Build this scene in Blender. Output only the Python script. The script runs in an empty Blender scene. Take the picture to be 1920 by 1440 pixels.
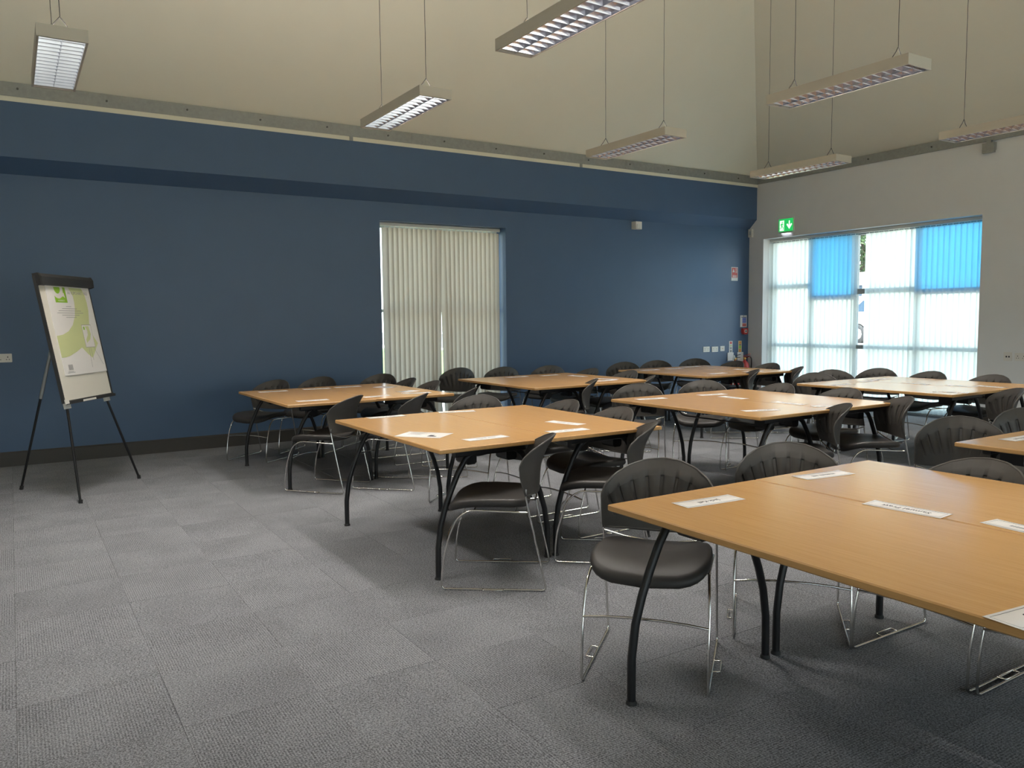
import bpy, math, random
import numpy as np
from mathutils import Vector, Matrix
random.seed(7)
sc = bpy.context.scene
COL = sc.collection
PI = math.pi

# ------------------------------------------------------------------ camera
CAM_H = 1.4326
FPX = 1487.95
R_ = Vector((0.84583486, -0.53333849, -0.01065125))
U_ = Vector((0.05238241, 0.06317104, 0.99662706))
F_ = Vector((0.53086672, 0.84353985, -0.08136983))
cd = bpy.data.cameras.new('camera')
cam = bpy.data.objects.new('camera', cd)
COL.objects.link(cam)
cd.sensor_fit = 'HORIZONTAL'
cd.sensor_width = 36.0
cd.lens = FPX / 1920 * 36.0
cd.clip_start = 0.05
cd.clip_end = 400
cam.matrix_world = Matrix(((R_.x, U_.x, -F_.x, 0), (R_.y, U_.y, -F_.y, 0), (R_.z, U_.z, -F_.z, CAM_H), (0, 0, 0, 1)))
sc.camera = cam

# ------------------------------------------------------------------ world, sun, exposure
SKY_STRENGTH = 4.7
SUN_STRENGTH = 31.0
LAMP_DOWN = 62.0
CEILING_FILL = 12.0  # upward fill, added to the hanging lights to brighten the ceiling
EXPOSURE = 0.0
w = bpy.data.worlds.new('world')
sc.world = w
w.use_nodes = True
nt = w.node_tree
nt.nodes.clear()
wo = nt.nodes.new('ShaderNodeOutputWorld')
bg = nt.nodes.new('ShaderNodeBackground')
tc = nt.nodes.new('ShaderNodeTexCoord')
sx = nt.nodes.new('ShaderNodeSeparateXYZ')
rp = nt.nodes.new('ShaderNodeValToRGB')
rp.color_ramp.elements[0].position = 0.0
rp.color_ramp.elements[0].color = (0.95, 0.97, 1.0, 1)
rp.color_ramp.elements[1].position = 0.7
rp.color_ramp.elements[1].color = (0.45, 0.68, 1.0, 1)
nt.links.new(tc.outputs['Generated'], sx.inputs[0])
nt.links.new(sx.outputs['Z'], rp.inputs[0])
nt.links.new(rp.outputs[0], bg.inputs[0])
bg.inputs[1].default_value = SKY_STRENGTH
nt.links.new(bg.outputs[0], wo.inputs[0])

sl = bpy.data.lights.new('sun', 'SUN')
sl.energy = SUN_STRENGTH
sl.angle = math.radians(0.6)
sl.color = (1.0, 0.95, 0.86)
so = bpy.data.objects.new('sun', sl)
COL.objects.link(so)
so.rotation_euler = Vector((0.46, 0.34, -0.82)).to_track_quat('-Z', 'Y').to_euler()
so.location = (-30, -25, 40)

sc.view_settings.view_transform = 'Standard'
sc.view_settings.look = 'None'
sc.view_settings.gamma = 1.0
sc.view_settings.exposure = EXPOSURE
sc.view_settings.use_curve_mapping = False
try:
    sc.cycles.max_bounces = 8
    sc.cycles.diffuse_bounces = 5
    sc.cycles.glossy_bounces = 4
    sc.cycles.transmission_bounces = 4
    sc.cycles.transparent_max_bounces = 8
    sc.cycles.caustics_reflective = False
    sc.cycles.caustics_refractive = False
    sc.cycles.sample_clamp_indirect = 6.0
    sc.cycles.use_denoising = True
except Exception:
    pass

# ------------------------------------------------------------------ helpers
def mat(name, col, rough=0.6, metal=0.0, spec=0.5, emit=None, estr=0.0, noise=None, bump=None, coat=0.0):
    m = bpy.data.materials.new(name)
    m.use_nodes = True
    n = m.node_tree.nodes
    b = n['Principled BSDF']
    b.inputs['Base Color'].default_value = (*col, 1)
    b.inputs['Roughness'].default_value = rough
    b.inputs['Metallic'].default_value = metal
    b.inputs['Specular IOR Level'].default_value = spec
    b.inputs['Coat Weight'].default_value = coat
    if emit:
        b.inputs['Emission Color'].default_value = (*emit, 1)
        b.inputs['Emission Strength'].default_value = estr
    L = m.node_tree.links
    if noise or bump:
        t = n.new('ShaderNodeTexCoord')
        tx = n.new('ShaderNodeTexNoise')
        tx.inputs['Scale'].default_value = (noise or bump)[0]
        tx.inputs['Detail'].default_value = 4
        L.new(t.outputs['Object'], tx.inputs['Vector'])
        if noise:
            mx = n.new('ShaderNodeMix')
            mx.data_type = 'RGBA'
            k = noise[1]
            mx.inputs[6].default_value = (*[c * (1 - k) for c in col], 1)
            mx.inputs[7].default_value = (*[min(1, c * (1 + k)) for c in col], 1)
            L.new(tx.outputs['Fac'], mx.inputs[0])
            L.new(mx.outputs[2], b.inputs['Base Color'])
        if bump:
            bp = n.new('ShaderNodeBump')
            bp.inputs['Strength'].default_value = bump[1]
            bp.inputs['Distance'].default_value = bump[2]
            L.new(tx.outputs['Fac'], bp.inputs['Height'])
            L.new(bp.outputs[0], b.inputs['Normal'])
    return m

class MB:
    """mesh builder: collects shapes, links them as ONE mesh object"""
    def __init__(s):
        s.v, s.f, s.sm, s.mi = [], [], [], []
    def add(s, vs, fs, smooth=False, mi=0):
        o = len(s.v)
        s.v += [tuple(p) for p in vs]
        for f in fs:
            s.f.append(tuple(o + i for i in f))
            s.sm.append(smooth)
            s.mi.append(mi)
        return s
    def box(s, a, b, mi=0):
        (x0, y0, z0), (x1, y1, z1) = a, b
        return s.add([(x0, y0, z0), (x1, y0, z0), (x1, y1, z0), (x0, y1, z0), (x0, y0, z1), (x1, y0, z1), (x1, y1, z1), (x0, y1, z1)],
                     [(3, 2, 1, 0), (4, 5, 6, 7), (0, 1, 5, 4), (1, 2, 6, 5), (2, 3, 7, 6), (3, 0, 4, 7)], False, mi)
    def cbox(s, c, h, mi=0):
        return s.box([c[i] - h[i] for i in range(3)], [c[i] + h[i] for i in range(3)], mi)
    def bbox(s, a, b, r, axis=2, mi=0):
        """box with its four edges along axis chamfered"""
        i, j = [k for k in range(3) if k != axis]
        p = [(a[i] + r, a[j]), (b[i] - r, a[j]), (b[i], a[j] + r), (b[i], b[j] - r), (b[i] - r, b[j]), (a[i] + r, b[j]), (a[i], b[j] - r), (a[i], a[j] + r)]
        def mk(q, t):
            o = [0, 0, 0]
            o[i], o[j], o[axis] = q[0], q[1], t
            return o
        fl = axis == 1
        vs = [mk(q, a[axis]) for q in p] + [mk(q, b[axis]) for q in p]
        n = 8
        fs = [tuple(reversed(range(n))), tuple(range(n, 2 * n))] + [(k, (k + 1) % n, n + (k + 1) % n, n + k) for k in range(n)]
        if fl:
            fs = [tuple(reversed(f)) for f in fs]
        return s.add(vs, fs, False, mi)
    def prism(s, poly, z0, z1, fr=None, mi=0):
        """poly in a plane extruded; fr maps (x,y,z) to 3D"""
        fr = fr or (lambda x, y, z: (x, y, z))
        n = len(poly)
        vs = [fr(x, y, z0) for x, y in poly] + [fr(x, y, z1) for x, y in poly]
        fs = [tuple(reversed(range(n))), tuple(range(n, 2 * n))] + [(k, (k + 1) % n, n + (k + 1) % n, n + k) for k in range(n)]
        return s.add(vs, fs, False, mi)
    def tube(s, pts, r, n=8, closed=False, caps=True, mi=0):
        P = [Vector(p) for p in pts]
        m = len(P)
        rr = r if isinstance(r, (list, tuple)) else [r] * m
        T = []
        for i in range(m):
            if closed:
                t = P[(i + 1) % m] - P[i - 1]
            else:
                t = P[min(i + 1, m - 1)] - P[max(i - 1, 0)]
            T.append(t.normalized())
        up = Vector((0, 0, 1)) if abs(T[0].z) < 0.9 else Vector((1, 0, 0))
        N = (up - T[0] * up.dot(T[0])).normalized()
        vs = []
        for i in range(m):
            N = (N - T[i] * N.dot(T[i])).normalized()
            B = T[i].cross(N)
            for k in range(n):
                a = 2 * PI * k / n
                vs.append(P[i] + (N * math.cos(a) + B * math.sin(a)) * rr[i])
        fs = []
        for i in range(m if closed else m - 1):
            j = (i + 1) % m
            for k in range(n):
                k2 = (k + 1) % n
                fs.append((i * n + k, i * n + k2, j * n + k2, j * n + k))
        s.add(vs, fs, True, mi)
        if caps and not closed:
            s.add(vs[:n], [tuple(reversed(range(n)))], False, mi)
            s.add(vs[-n:], [tuple(range(n))], False, mi)
        return s
    def lathe(s, prof, n=16, c=(0, 0, 0), mi=0):
        vs, fs = [], []
        for r, z in prof:
            for k in range(n):
                a = 2 * PI * k / n
                vs.append((c[0] + r * math.cos(a), c[1] + r * math.sin(a), c[2] + z))
        for i in range(len(prof) - 1):
            for k in range(n):
                k2 = (k + 1) % n
                fs.append((i * n + k, i * n + k2, (i + 1) * n + k2, (i + 1) * n + k))
        s.add(vs, fs, True, mi)
        s.add(vs[:n], [tuple(reversed(range(n)))], False, mi)
        s.add(vs[-n:], [tuple(range(n))], False, mi)
        return s
    def mesh(s, name, mats):
        me = bpy.data.meshes.new(name)
        me.from_pydata(s.v, [], s.f)
        for m in (mats if isinstance(mats, (list, tuple)) else [mats]):
            me.materials.append(m)
        me.polygons.foreach_set('use_smooth', s.sm)
        me.polygons.foreach_set('material_index', s.mi)
        me.update()
        return me
    def build(s, name, mats, parent=None, loc=None, label=None):
        return mk(name, s.mesh(name, mats), parent, loc, label)

def mk(name, data, parent=None, loc=None, label=None):
    o = bpy.data.objects.new(name, data)
    COL.objects.link(o)
    if parent:
        o.parent = parent
    if loc:
        o.location = loc
    if label:
        o['label'] = label
    return o
def tag(o, label, cat, group=None, kind=None):
    if label: o['label'] = label
    if cat: o['category'] = cat
    if group: o['group'] = group
    if kind: o['kind'] = kind
    return o
def empty(name, loc, rz, label, cat, group=None):
    o = bpy.data.objects.new(name, None)
    COL.objects.link(o)
    o.empty_display_size = 0.1
    o.location = loc
    o.rotation_euler = (0, 0, rz)
    return tag(o, label, cat, group)
def struct(o):
    o['kind'] = 'structure'
    return o
def copy_tree(o, parent=None):
    c = o.copy()
    COL.objects.link(c)
    if parent:
        c.parent = parent
    for ch in list(o.children):
        copy_tree(ch, c)
    return c
def fillet(pts, r, n=4, closed=False):
    """round the corners of a polyline"""
    P = [Vector(p) for p in pts]
    m = len(P)
    out = []
    rs = r if isinstance(r, (list, tuple)) else [r] * m
    for i in range(m):
        if not closed and i in (0, m - 1):
            out.append(P[i])
            continue
        a, b, c = P[i - 1], P[i], P[(i + 1) % m]
        da, dc = a - b, c - b
        q = min(rs[i], da.length * 0.45, dc.length * 0.45)
        p0, p2 = b + da.normalized() * q, b + dc.normalized() * q
        for k in range(n + 1):
            t = k / n
            out.append(p0 * (1 - t) ** 2 + b * (2 * t * (1 - t)) + p2 * t * t)
    return out
def text(name, body, size, m, parent, loc, rot=(0, 0, 0), align='CENTER', sx_=1.0):
    cu = bpy.data.curves.new(name, 'FONT')
    cu.body = body
    cu.size = size
    cu.align_x = align
    cu.align_y = 'CENTER'
    cu.extrude = 0.0002
    cu.resolution_u = 2
    cu.materials.append(m)
    tmp = bpy.data.objects.new(name, cu)
    COL.objects.link(tmp)
    dg = bpy.context.evaluated_depsgraph_get()
    me = bpy.data.meshes.new_from_object(tmp.evaluated_get(dg))
    me.name = name
    bpy.data.objects.remove(tmp)
    bpy.data.curves.remove(cu)
    o = mk(name, me, parent, loc)
    o.rotation_euler = rot
    return o

# ------------------------------------------------------------------ materials
def carpet_mat(name, field=False):
    """loop-pile carpet tile: ribs across local x, heathered speckle; the field version turns every other square itself"""
    m = bpy.data.materials.new(name)
    m.use_nodes = True
    N = m.node_tree.nodes
    L = m.node_tree.links
    b = N['Principled BSDF']
    b.inputs['Roughness'].default_value = 0.95
    b.inputs['Specular IOR Level'].default_value = 0.15
    b.inputs['Sheen Weight'].default_value = 0.08
    b.inputs['Sheen Roughness'].default_value = 0.5
    t = N.new('ShaderNodeTexCoord')
    sp = N.new('ShaderNodeSeparateXYZ')
    L.new(t.outputs['Object'], sp.inputs[0])
    def math_(op, a, bv=None, c=None):
        q = N.new('ShaderNodeMath')
        q.operation = op
        for i, vv in enumerate((a, bv, c)):
            if vv is None: continue
            if isinstance(vv, (int, float)): q.inputs[i].default_value = vv
            else: L.new(vv, q.inputs[i])
        return q.outputs[0]
    rx = math_('SINE', math_('MULTIPLY', sp.outputs['X'], 2 * PI / 0.0104))
    if field:
        ry = math_('SINE', math_('MULTIPLY', sp.outputs['Y'], 2 * PI / 0.0104))
        ix = math_('FLOOR', math_('DIVIDE', math_('ADD', sp.outputs['X'], 0.0553 + 10), 0.5))
        iy = math_('FLOOR', math_('DIVIDE', math_('ADD', sp.outputs['Y'], -2.924 + 10), 0.5))
        odd = math_('MODULO', math_('ADD', ix, iy), 2.0)
        mm = N.new('ShaderNodeMix')
        L.new(odd, mm.inputs[0]); L.new(rx, mm.inputs[2]); L.new(ry, mm.inputs[3])
        rib = mm.outputs[0]
    else:
        rib = rx
    oi = N.new('ShaderNodeObjectInfo')
    mp = N.new('ShaderNodeVectorMath')
    mp.operation = 'ADD'
    L.new(t.outputs['Object'], mp.inputs[0]); L.new(oi.outputs['Location'], mp.inputs[1])
    n1 = N.new('ShaderNodeTexNoise')
    n1.inputs['Scale'].default_value = 145
    n1.inputs['Detail'].default_value = 3
    n1.inputs['Roughness'].default_value = 0.75
    L.new(mp.outputs[0], n1.inputs['Vector'])
    n2 = N.new('ShaderNodeTexNoise')
    n2.inputs['Scale'].default_value = 2.5
    n2.inputs['Detail'].default_value = 4
    L.new(mp.outputs[0], n2.inputs['Vector'])
    h = math_('ADD', math_('MULTIPLY', rib, 0.16), math_('MULTIPLY', math_('SUBTRACT', n1.outputs['Fac'], 0.5), 3.6))
    h = math_('ADD', h, math_('MULTIPLY', math_('SUBTRACT', n2.outputs['Fac'], 0.5), 0.55))
    h = math_('ADD', h, 0.5)
    r = N.new('ShaderNodeValToRGB')
    r.color_ramp.elements[0].position = 0.0
    r.color_ramp.elements[0].color = (0.058, 0.060, 0.068, 1)
    r.color_ramp.elements[1].position = 1.0
    r.color_ramp.elements[1].color = (0.325, 0.334, 0.360, 1)
    L.new(h, r.inputs[0])
    if field:
        L.new(r.outputs[0], b.inputs['Base Color'])
    else:
        hv = N.new('ShaderNodeHueSaturation')
        L.new(math_('ADD', math_('MULTIPLY', oi.outputs['Random'], 0.07), 0.965), hv.inputs['Value'])
        L.new(r.outputs[0], hv.inputs['Color'])
        L.new(hv.outputs[0], b.inputs['Base Color'])
    bp = N.new('ShaderNodeBump')
    bp.inputs['Strength'].default_value = 0.5
    bp.inputs['Distance'].default_value = 0.002
    L.new(h, bp.inputs['Height'])
    L.new(bp.outputs[0], b.inputs['Normal'])
    return m

def wood_mat(name, dark=1.0, rough=0.3):
    m = bpy.data.materials.new(name)
    m.use_nodes = True
    N = m.node_tree.nodes
    L = m.node_tree.links
    b = N['Principled BSDF']
    b.inputs['Roughness'].default_value = rough
    b.inputs['Specular IOR Level'].default_value = 0.5
    t = N.new('ShaderNodeTexCoord')
    oi = N.new('ShaderNodeObjectInfo')
    va = N.new('ShaderNodeVectorMath'); va.operation = 'ADD'
    L.new(t.outputs['Object'], va.inputs[0]); L.new(oi.outputs['Location'], va.inputs[1])
    mp = N.new('ShaderNodeMapping')
    mp.inputs['Scale'].default_value = (60, 1.6, 60)
    L.new(va.outputs[0], mp.inputs[0])
    n = N.new('ShaderNodeTexNoise')
    n.inputs['Scale'].default_value = 1.6
    n.inputs['Detail'].default_value = 5
    n.inputs['Roughness'].default_value = 0.65
    L.new(mp.outputs[0], n.inputs['Vector'])
    r = N.new('ShaderNodeValToRGB')
    e = r.color_ramp.elements
    e[0].position = 0.3
    e[0].color = (0.555 * dark, 0.300 * dark, 0.105 * dark, 1)
    e[1].position = 0.72
    e[1].color = (0.645 * dark, 0.372 * dark, 0.142 * dark, 1)
    L.new(n.outputs['Fac'], r.inputs[0])
    L.new(r.outputs[0], b.inputs['Base Color'])
    return m

def vane_mat(name, col, trans, tw, sheer=0.0):
    m = bpy.data.materials.new(name)
    m.use_nodes = True
    N = m.node_tree.nodes
    L = m.node_tree.links
    N.clear()
    o = N.new('ShaderNodeOutputMaterial')
    d = N.new('ShaderNodeBsdfDiffuse')
    t = N.new('ShaderNodeBsdfTranslucent')
    mx = N.new('ShaderNodeMixShader')
    tcn = N.new('ShaderNodeTexCoord')
    tx = N.new('ShaderNodeTexNoise'); tx.inputs['Scale'].default_value = 60
    mp = N.new('ShaderNodeMapping'); mp.inputs['Scale'].default_value = (8, 8, 0.4)
    L.new(tcn.outputs['Object'], mp.inputs[0]); L.new(mp.outputs[0], tx.inputs['Vector'])
    cm = N.new('ShaderNodeMix'); cm.data_type = 'RGBA'
    cm.inputs[6].default_value = (*[c * 0.93 for c in col], 1); cm.inputs[7].default_value = (*col, 1)
    L.new(tx.outputs['Fac'], cm.inputs[0]); L.new(cm.outputs[2], d.inputs[0])
    t.inputs[0].default_value = (*trans, 1)
    mx.inputs[0].default_value = tw
    L.new(d.outputs[0], mx.inputs[1]); L.new(t.outputs[0], mx.inputs[2])
    if sheer:
        rf = N.new('ShaderNodeBsdfRefraction')
        rf.inputs['Roughness'].default_value = 0.62
        rf.inputs['IOR'].default_value = 1.12
        rf.inputs[0].default_value = (*trans, 1)
        m2 = N.new('ShaderNodeMixShader')
        m2.inputs[0].default_value = sheer
        L.new(mx.outputs[0], m2.inputs[1]); L.new(rf.outputs[0], m2.inputs[2])
        L.new(m2.outputs[0], o.inputs[0])
    else:
        L.new(mx.outputs[0], o.inputs[0])
    return m

def glass_mat(name, tint):
    m = bpy.data.materials.new(name)
    m.use_nodes = True
    N = m.node_tree.nodes
    L = m.node_tree.links
    N.clear()
    o = N.new('ShaderNodeOutputMaterial')
    t = N.new('ShaderNodeBsdfTransparent'); t.inputs[0].default_value = (*tint, 1)
    g = N.new('ShaderNodeBsdfGlossy'); g.inputs['Roughness'].default_value = 0.02
    f = N.new('ShaderNodeLayerWeight'); f.inputs[0].default_value = 0.5
    p5 = N.new('ShaderNodeMath'); p5.operation = 'POWER'; p5.inputs[1].default_value = 5.0
    ml = N.new('ShaderNodeMath'); ml.operation = 'MULTIPLY_ADD'; ml.inputs[1].default_value = 0.9; ml.inputs[2].default_value = 0.04
    L.new(f.outputs['Facing'], p5.inputs[0]); L.new(p5.outputs[0], ml.inputs[0])
    mx = N.new('ShaderNodeMixShader')
    L.new(ml.outputs[0], mx.inputs[0]); L.new(t.outputs[0], mx.inputs[1]); L.new(g.outputs[0], mx.inputs[2])
    L.new(mx.outputs[0], o.inputs[0])
    return m

M = {}
M['tile'] = carpet_mat('carpet_tile')
M['carpet'] = carpet_mat('carpet_field', True)
M['slab'] = mat('floor_screed', (0.02, 0.02, 0.022), 0.9, noise=(8, 0.2))
M['blue'] = mat('blue_paint', (0.066, 0.120, 0.215), 0.42, spec=0.5, noise=(3, 0.05), bump=(160, 0.12, 0.002))
M['white_wall'] = mat('grey_white_paint', (0.77, 0.77, 0.76), 0.6, spec=0.3, noise=(4, 0.03), bump=(160, 0.1, 0.002))
M['ceil'] = mat('cream_ceiling', (0.86, 0.81, 0.66), 0.75, spec=0.25, noise=(2, 0.03), bump=(90, 0.15, 0.003))
M['steel'] = mat('galvanised_steel', (0.33, 0.335, 0.31), 0.45, 0.4, noise=(25, 0.18))
M['bolt'] = mat('bolt_metal', (0.12, 0.12, 0.11), 0.5, 0.6, noise=(30, 0.2))
M['base'] = mat('skirting_paint', (0.052, 0.047, 0.041), 0.5, noise=(6, 0.12))
M['wood'] = wood_mat('beech_laminate', 1.0, 0.20)
M['edge'] = wood_mat('beech_edge', 0.92, 0.42)
M['blackmetal'] = mat('black_powder_coat', (0.008, 0.008, 0.009), 0.38, noise=(50, 0.2))
M['foot'] = mat('black_rubber', (0.02, 0.02, 0.02), 0.7, noise=(50, 0.2))
M['chrome'] = mat('chrome_rod', (0.75, 0.73, 0.70), 0.12, 1.0, noise=(20, 0.05))
M['shell'] = mat('charcoal_plastic', (0.060, 0.055, 0.050), 0.48, spec=0.45, bump=(420, 0.15, 0.0006), noise=(40, 0.08))
M['seat'] = mat('black_vinyl', (0.034, 0.031, 0.029), 0.5, spec=0.45, bump=(260, 0.2, 0.0008), noise=(30, 0.1))
M['housing'] = mat('luminaire_paint', (0.60, 0.55, 0.46), 0.45, noise=(6, 0.04))
M['louvre'] = mat('bright_aluminium', (0.76, 0.73, 0.77), 0.18, 1.0, noise=(20, 0.05))
M['tube'] = mat('fluorescent_tube', (0.9, 0.9, 0.9), 0.4, emit=(1.0, 0.92, 0.93), estr=7.0, noise=(5, 0.02))
M['wire'] = mat('steel_wire', (0.05, 0.046, 0.04), 0.55, 0.3, noise=(60, 0.3))
M['paper'] = mat('white_paper', (0.80, 0.77, 0.74), 0.55, noise=(5, 0.02))
M['ink'] = mat('black_ink', (0.03, 0.03, 0.04), 0.6, noise=(60, 0.2))
M['greyink'] = mat('grey_ink', (0.30, 0.30, 0.30), 0.6, noise=(60, 0.1))
M['frame'] = mat('window_frame_paint', (0.42, 0.45, 0.45), 0.45, noise=(5, 0.05))
M['glass'] = glass_mat('clear_glass', (0.92, 0.97, 0.95))
M['blueglass'] = glass_mat('blue_tinted_glass', (0.30, 0.66, 0.88))
M['vane_end'] = vane_mat('sheer_vane', (0.74, 0.76, 0.72), (0.86, 0.90, 0.86), 0.68, 0.26)
M['vane_wall'] = vane_mat('dense_vane', (0.68, 0.63, 0.55), (0.74, 0.66, 0.56), 0.16)
M['rail'] = mat('blind_headrail', (0.70, 0.70, 0.64), 0.4, noise=(8, 0.04))
M['plastic'] = mat('white_plastic', (0.75, 0.72, 0.66), 0.4, noise=(8, 0.04))
M['dark'] = mat('dark_plastic', (0.03, 0.03, 0.03), 0.5, noise=(20, 0.1))
M['whiteboard'] = mat('whiteboard', (0.74, 0.70, 0.61), 0.3, noise=(3, 0.03))
M['alu'] = mat('satin_aluminium', (0.5, 0.52, 0.52), 0.35, 0.8, noise=(20, 0.06))
M['palegreen'] = mat('pale_green_print', (0.62, 0.66, 0.33), 0.5, noise=(6, 0.03))
M['green'] = mat('green_print', (0.28, 0.52, 0.035), 0.5, noise=(6, 0.03))
M['red'] = mat('red_paint', (0.55, 0.045, 0.035), 0.35, noise=(6, 0.06))
M['orange'] = mat('orange_print', (0.65, 0.25, 0.06), 0.5, noise=(6, 0.06))
M['blueprint'] = mat('blue_print', (0.06, 0.12, 0.55), 0.5, noise=(6, 0.05))
M['cream'] = mat('cream_print', (0.72, 0.60, 0.36), 0.5, noise=(6, 0.05))
M['brass'] = mat('brass', (0.70, 0.42, 0.12), 0.3, 1.0, noise=(20, 0.08))
M['signgreen'] = mat('sign_green', (0.02, 0.42, 0.09), 0.4, emit=(0.02, 0.55, 0.12), estr=0.9, noise=(6, 0.03))
M['signwhite'] = mat('sign_white', (0.9, 0.95, 0.9), 0.4, emit=(0.9, 1.0, 0.92), estr=1.0, noise=(6, 0.03))
M['led'] = mat('sign_lamp', (0.9, 0.9, 0.95), 0.4, emit=(0.85, 0.88, 1.0), estr=3.0, noise=(6, 0.03))
M['paving'] = mat('concrete_paving', (0.42, 0.40, 0.37), 0.9, noise=(2, 0.15), bump=(30, 0.3, 0.01))
M['grasslike'] = mat('verge_green', (0.10, 0.17, 0.04), 0.9, noise=(8, 0.4))
M['brickwall'] = mat('grey_blockwork', (0.16, 0.17, 0.19), 0.85, noise=(6, 0.2))
M['carpaint'] = mat('white_car_paint', (0.78, 0.80, 0.82), 0.2, coat=0.6, noise=(3, 0.02))
M['carglass'] = mat('dark_car_glass', (0.03, 0.05, 0.08), 0.06, noise=(3, 0.1))
M['tyre'] = mat('tyre_rubber', (0.03, 0.03, 0.035), 0.8, noise=(30, 0.2))
M['render'] = mat('white_render', (0.75, 0.75, 0.73), 0.8, noise=(2, 0.05))
M['leaf'] = mat('tree_leaf', (0.032, 0.062, 0.016), 0.6, noise=(3, 0.5))
M['bark'] = mat('tree_bark', (0.10, 0.07, 0.05), 0.9, noise=(10, 0.3))

# ------------------------------------------------------------------ room shell
W, LX = 9.4521, 10.7826          # blue wall plane y, end wall plane x
X0, Y0 = -4.0, -4.0              # walls behind the camera
GX0, GY0, T = -0.0553, 2.924, 0.5

# floor: slab, carpet tiles as parts
fl = struct(MB().box((X0, Y0, -0.2), (LX + 0.3, W + 0.3, -0.0065)).build('floor', M['slab']))
def pix(p):
    d = Vector(p) - Vector((0, 0, CAM_H))
    z = d.dot(F_)
    if z < 0.2: return None
    return 960 + FPX * d.dot(R_) / z, 720 - FPX * d.dot(U_) / z
cells = []
i0, i1 = math.floor((X0 - GX0) / T), math.ceil((LX - GX0) / T)
j0, j1 = math.floor((Y0 - GY0) / T), math.ceil((W - GY0) / T)
for i in range(i0, i1):
    for j in range(j0, j1):
        ax, bx = max(X0, GX0 + i * T), min(LX, GX0 + (i + 1) * T)
        ay, by = max(Y0, GY0 + j * T), min(W, GY0 + (j + 1) * T)
        if bx - ax < 0.02 or by - ay < 0.02: continue
        seen = False
        for cx_ in (ax, (ax + bx) / 2, bx):
            for cy_ in (ay, (ay + by) / 2, by):
                q = pix((cx_, cy_, 0))
                if q and -20 < q[0] < 1940 and -20 < q[1] < 1460: seen = True
        full = bx - ax > T - 1e-4 and by - ay > T - 1e-4
        cells.append((((ax + bx) / 2) ** 2 + ((ay + by) / 2) ** 2, seen and full, i, j, ax, bx, ay, by))
cells.sort()
g = 0.0014
hw = T / 2 - g / 2
tile_mesh = MB().prism([(-hw, -hw), (hw, -hw), (hw, hw), (-hw, hw)], -0.0062, -0.0006).mesh('carpet_tile', M['tile'])
field = MB()
nt_ = 0
for d2, ok, i, j, ax, bx, ay, by in cells:
    if ok and nt_ < 290:
        nt_ += 1
        o = mk('carpet_tile', tile_mesh, fl, (GX0 + (i + 0.5) * T, GY0 + (j + 0.5) * T, random.uniform(-0.0004, 0.0005)))
        o.rotation_euler = (0, 0, PI / 2 if (i + j) % 2 else 0)
    else:
        field.box((ax + g / 2, ay + g / 2, -0.0064), (bx - g / 2, by - g / 2, -0.0006))
tag(field.build('carpet_tile_field', M['carpet'], fl), None, None, None, 'stuff')

# blue wall with window opening and boxed-out upper part
wx0, wx1, wz = 4.004, 5.868, 2.692
bw = MB()
bw.box((X0, W, -0.2), (wx0, W + 0.3, 3.0)).box((wx1, W, -0.2), (LX + 0.3, W + 0.3, 3.0)).box((wx0, W, wz), (wx1, W + 0.3, 3.0)).box((wx0, W, -0.2), (wx1, W + 0.3, -0.007))
BH = 9.297
bw.prism([(W, 2.922), (BH, 3.067), (BH, 3.60), (W + 0.3, 3.60), (W + 0.3, 2.922)], X0, LX, lambda a, b, c: (c, a, b))
struct(bw.build('wall_back', M['blue']))
# baseboard in two lengths
struct(MB().box((X0, W - 0.018, 0), (wx0 - 0.005, W, 0.135)).prism([(W - 0.018, 0.135), (W, 0.148), (W, 0.135)], X0, wx0 - 0.005, lambda a, b, c: (c, a, b)).build('baseboard_back', M['base']))
struct(MB().box((wx1 + 0.005, W - 0.018, 0), (LX - 0.02, W, 0.135)).prism([(W - 0.018, 0.135), (W, 0.148), (W, 0.135)], wx1 + 0.005, LX - 0.02, lambda a, b, c: (c, a, b)).build('baseboard_back', M['base']))
# end wall
ey0, ey1, ez = 5.589, 9.150, 2.727
ew = MB()
ew.box((LX, Y0, -0.2), (LX + 0.3, ey0, 3.527)).box((LX, ey1, -0.2), (LX + 0.3, W, 3.527)).box((LX, ey0, ez), (LX + 0.3, ey1, 3.527)).box((LX, ey0, -0.2), (LX + 0.3, ey1, -0.007))
ew.box((LX + 0.025, Y0, 3.527), (LX + 0.3, W + 0.3, 3.66))
struct(ew.build('wall_end', M['white_wall']))
struct(MB().box((LX - 0.018, Y0, 0), (LX, ey0 - 0.005, 0.148)).build('baseboard_end', M['base']))
struct(MB().box((LX - 0.018, ey1 + 0.005, 0), (LX, W - 0.02, 0.148)).build('baseboard_end', M['base']))
# hidden walls
# (the front one has unseen windows, added to fill the room with light)
FILL_WINDOWS = [(-3.4, 0.6), (1.4, 5.4), (6.2, 10.2)]
FZ0, FZ1 = 0.4, 2.2
lw = MB().box((X0 - 0.2, Y0 - 0.2, -0.2), (X0, W + 0.3, 11.0))
struct(lw.build('wall_left', M['white_wall']))
fw = MB()
xs_ = [X0] + [v for a in FILL_WINDOWS for v in a] + [LX + 0.3]
for k in range(0, len(xs_), 2):
    fw.box((xs_[k], Y0 - 0.2, -0.2), (xs_[k + 1], Y0, 3.66))
for a, b_ in FILL_WINDOWS:
    fw.box((a, Y0 - 0.2, -0.2), (b_, Y0, FZ0)).box((a, Y0 - 0.2, FZ1), (b_, Y0, 3.66))
struct(fw.build('wall_front', M['white_wall']))
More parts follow.
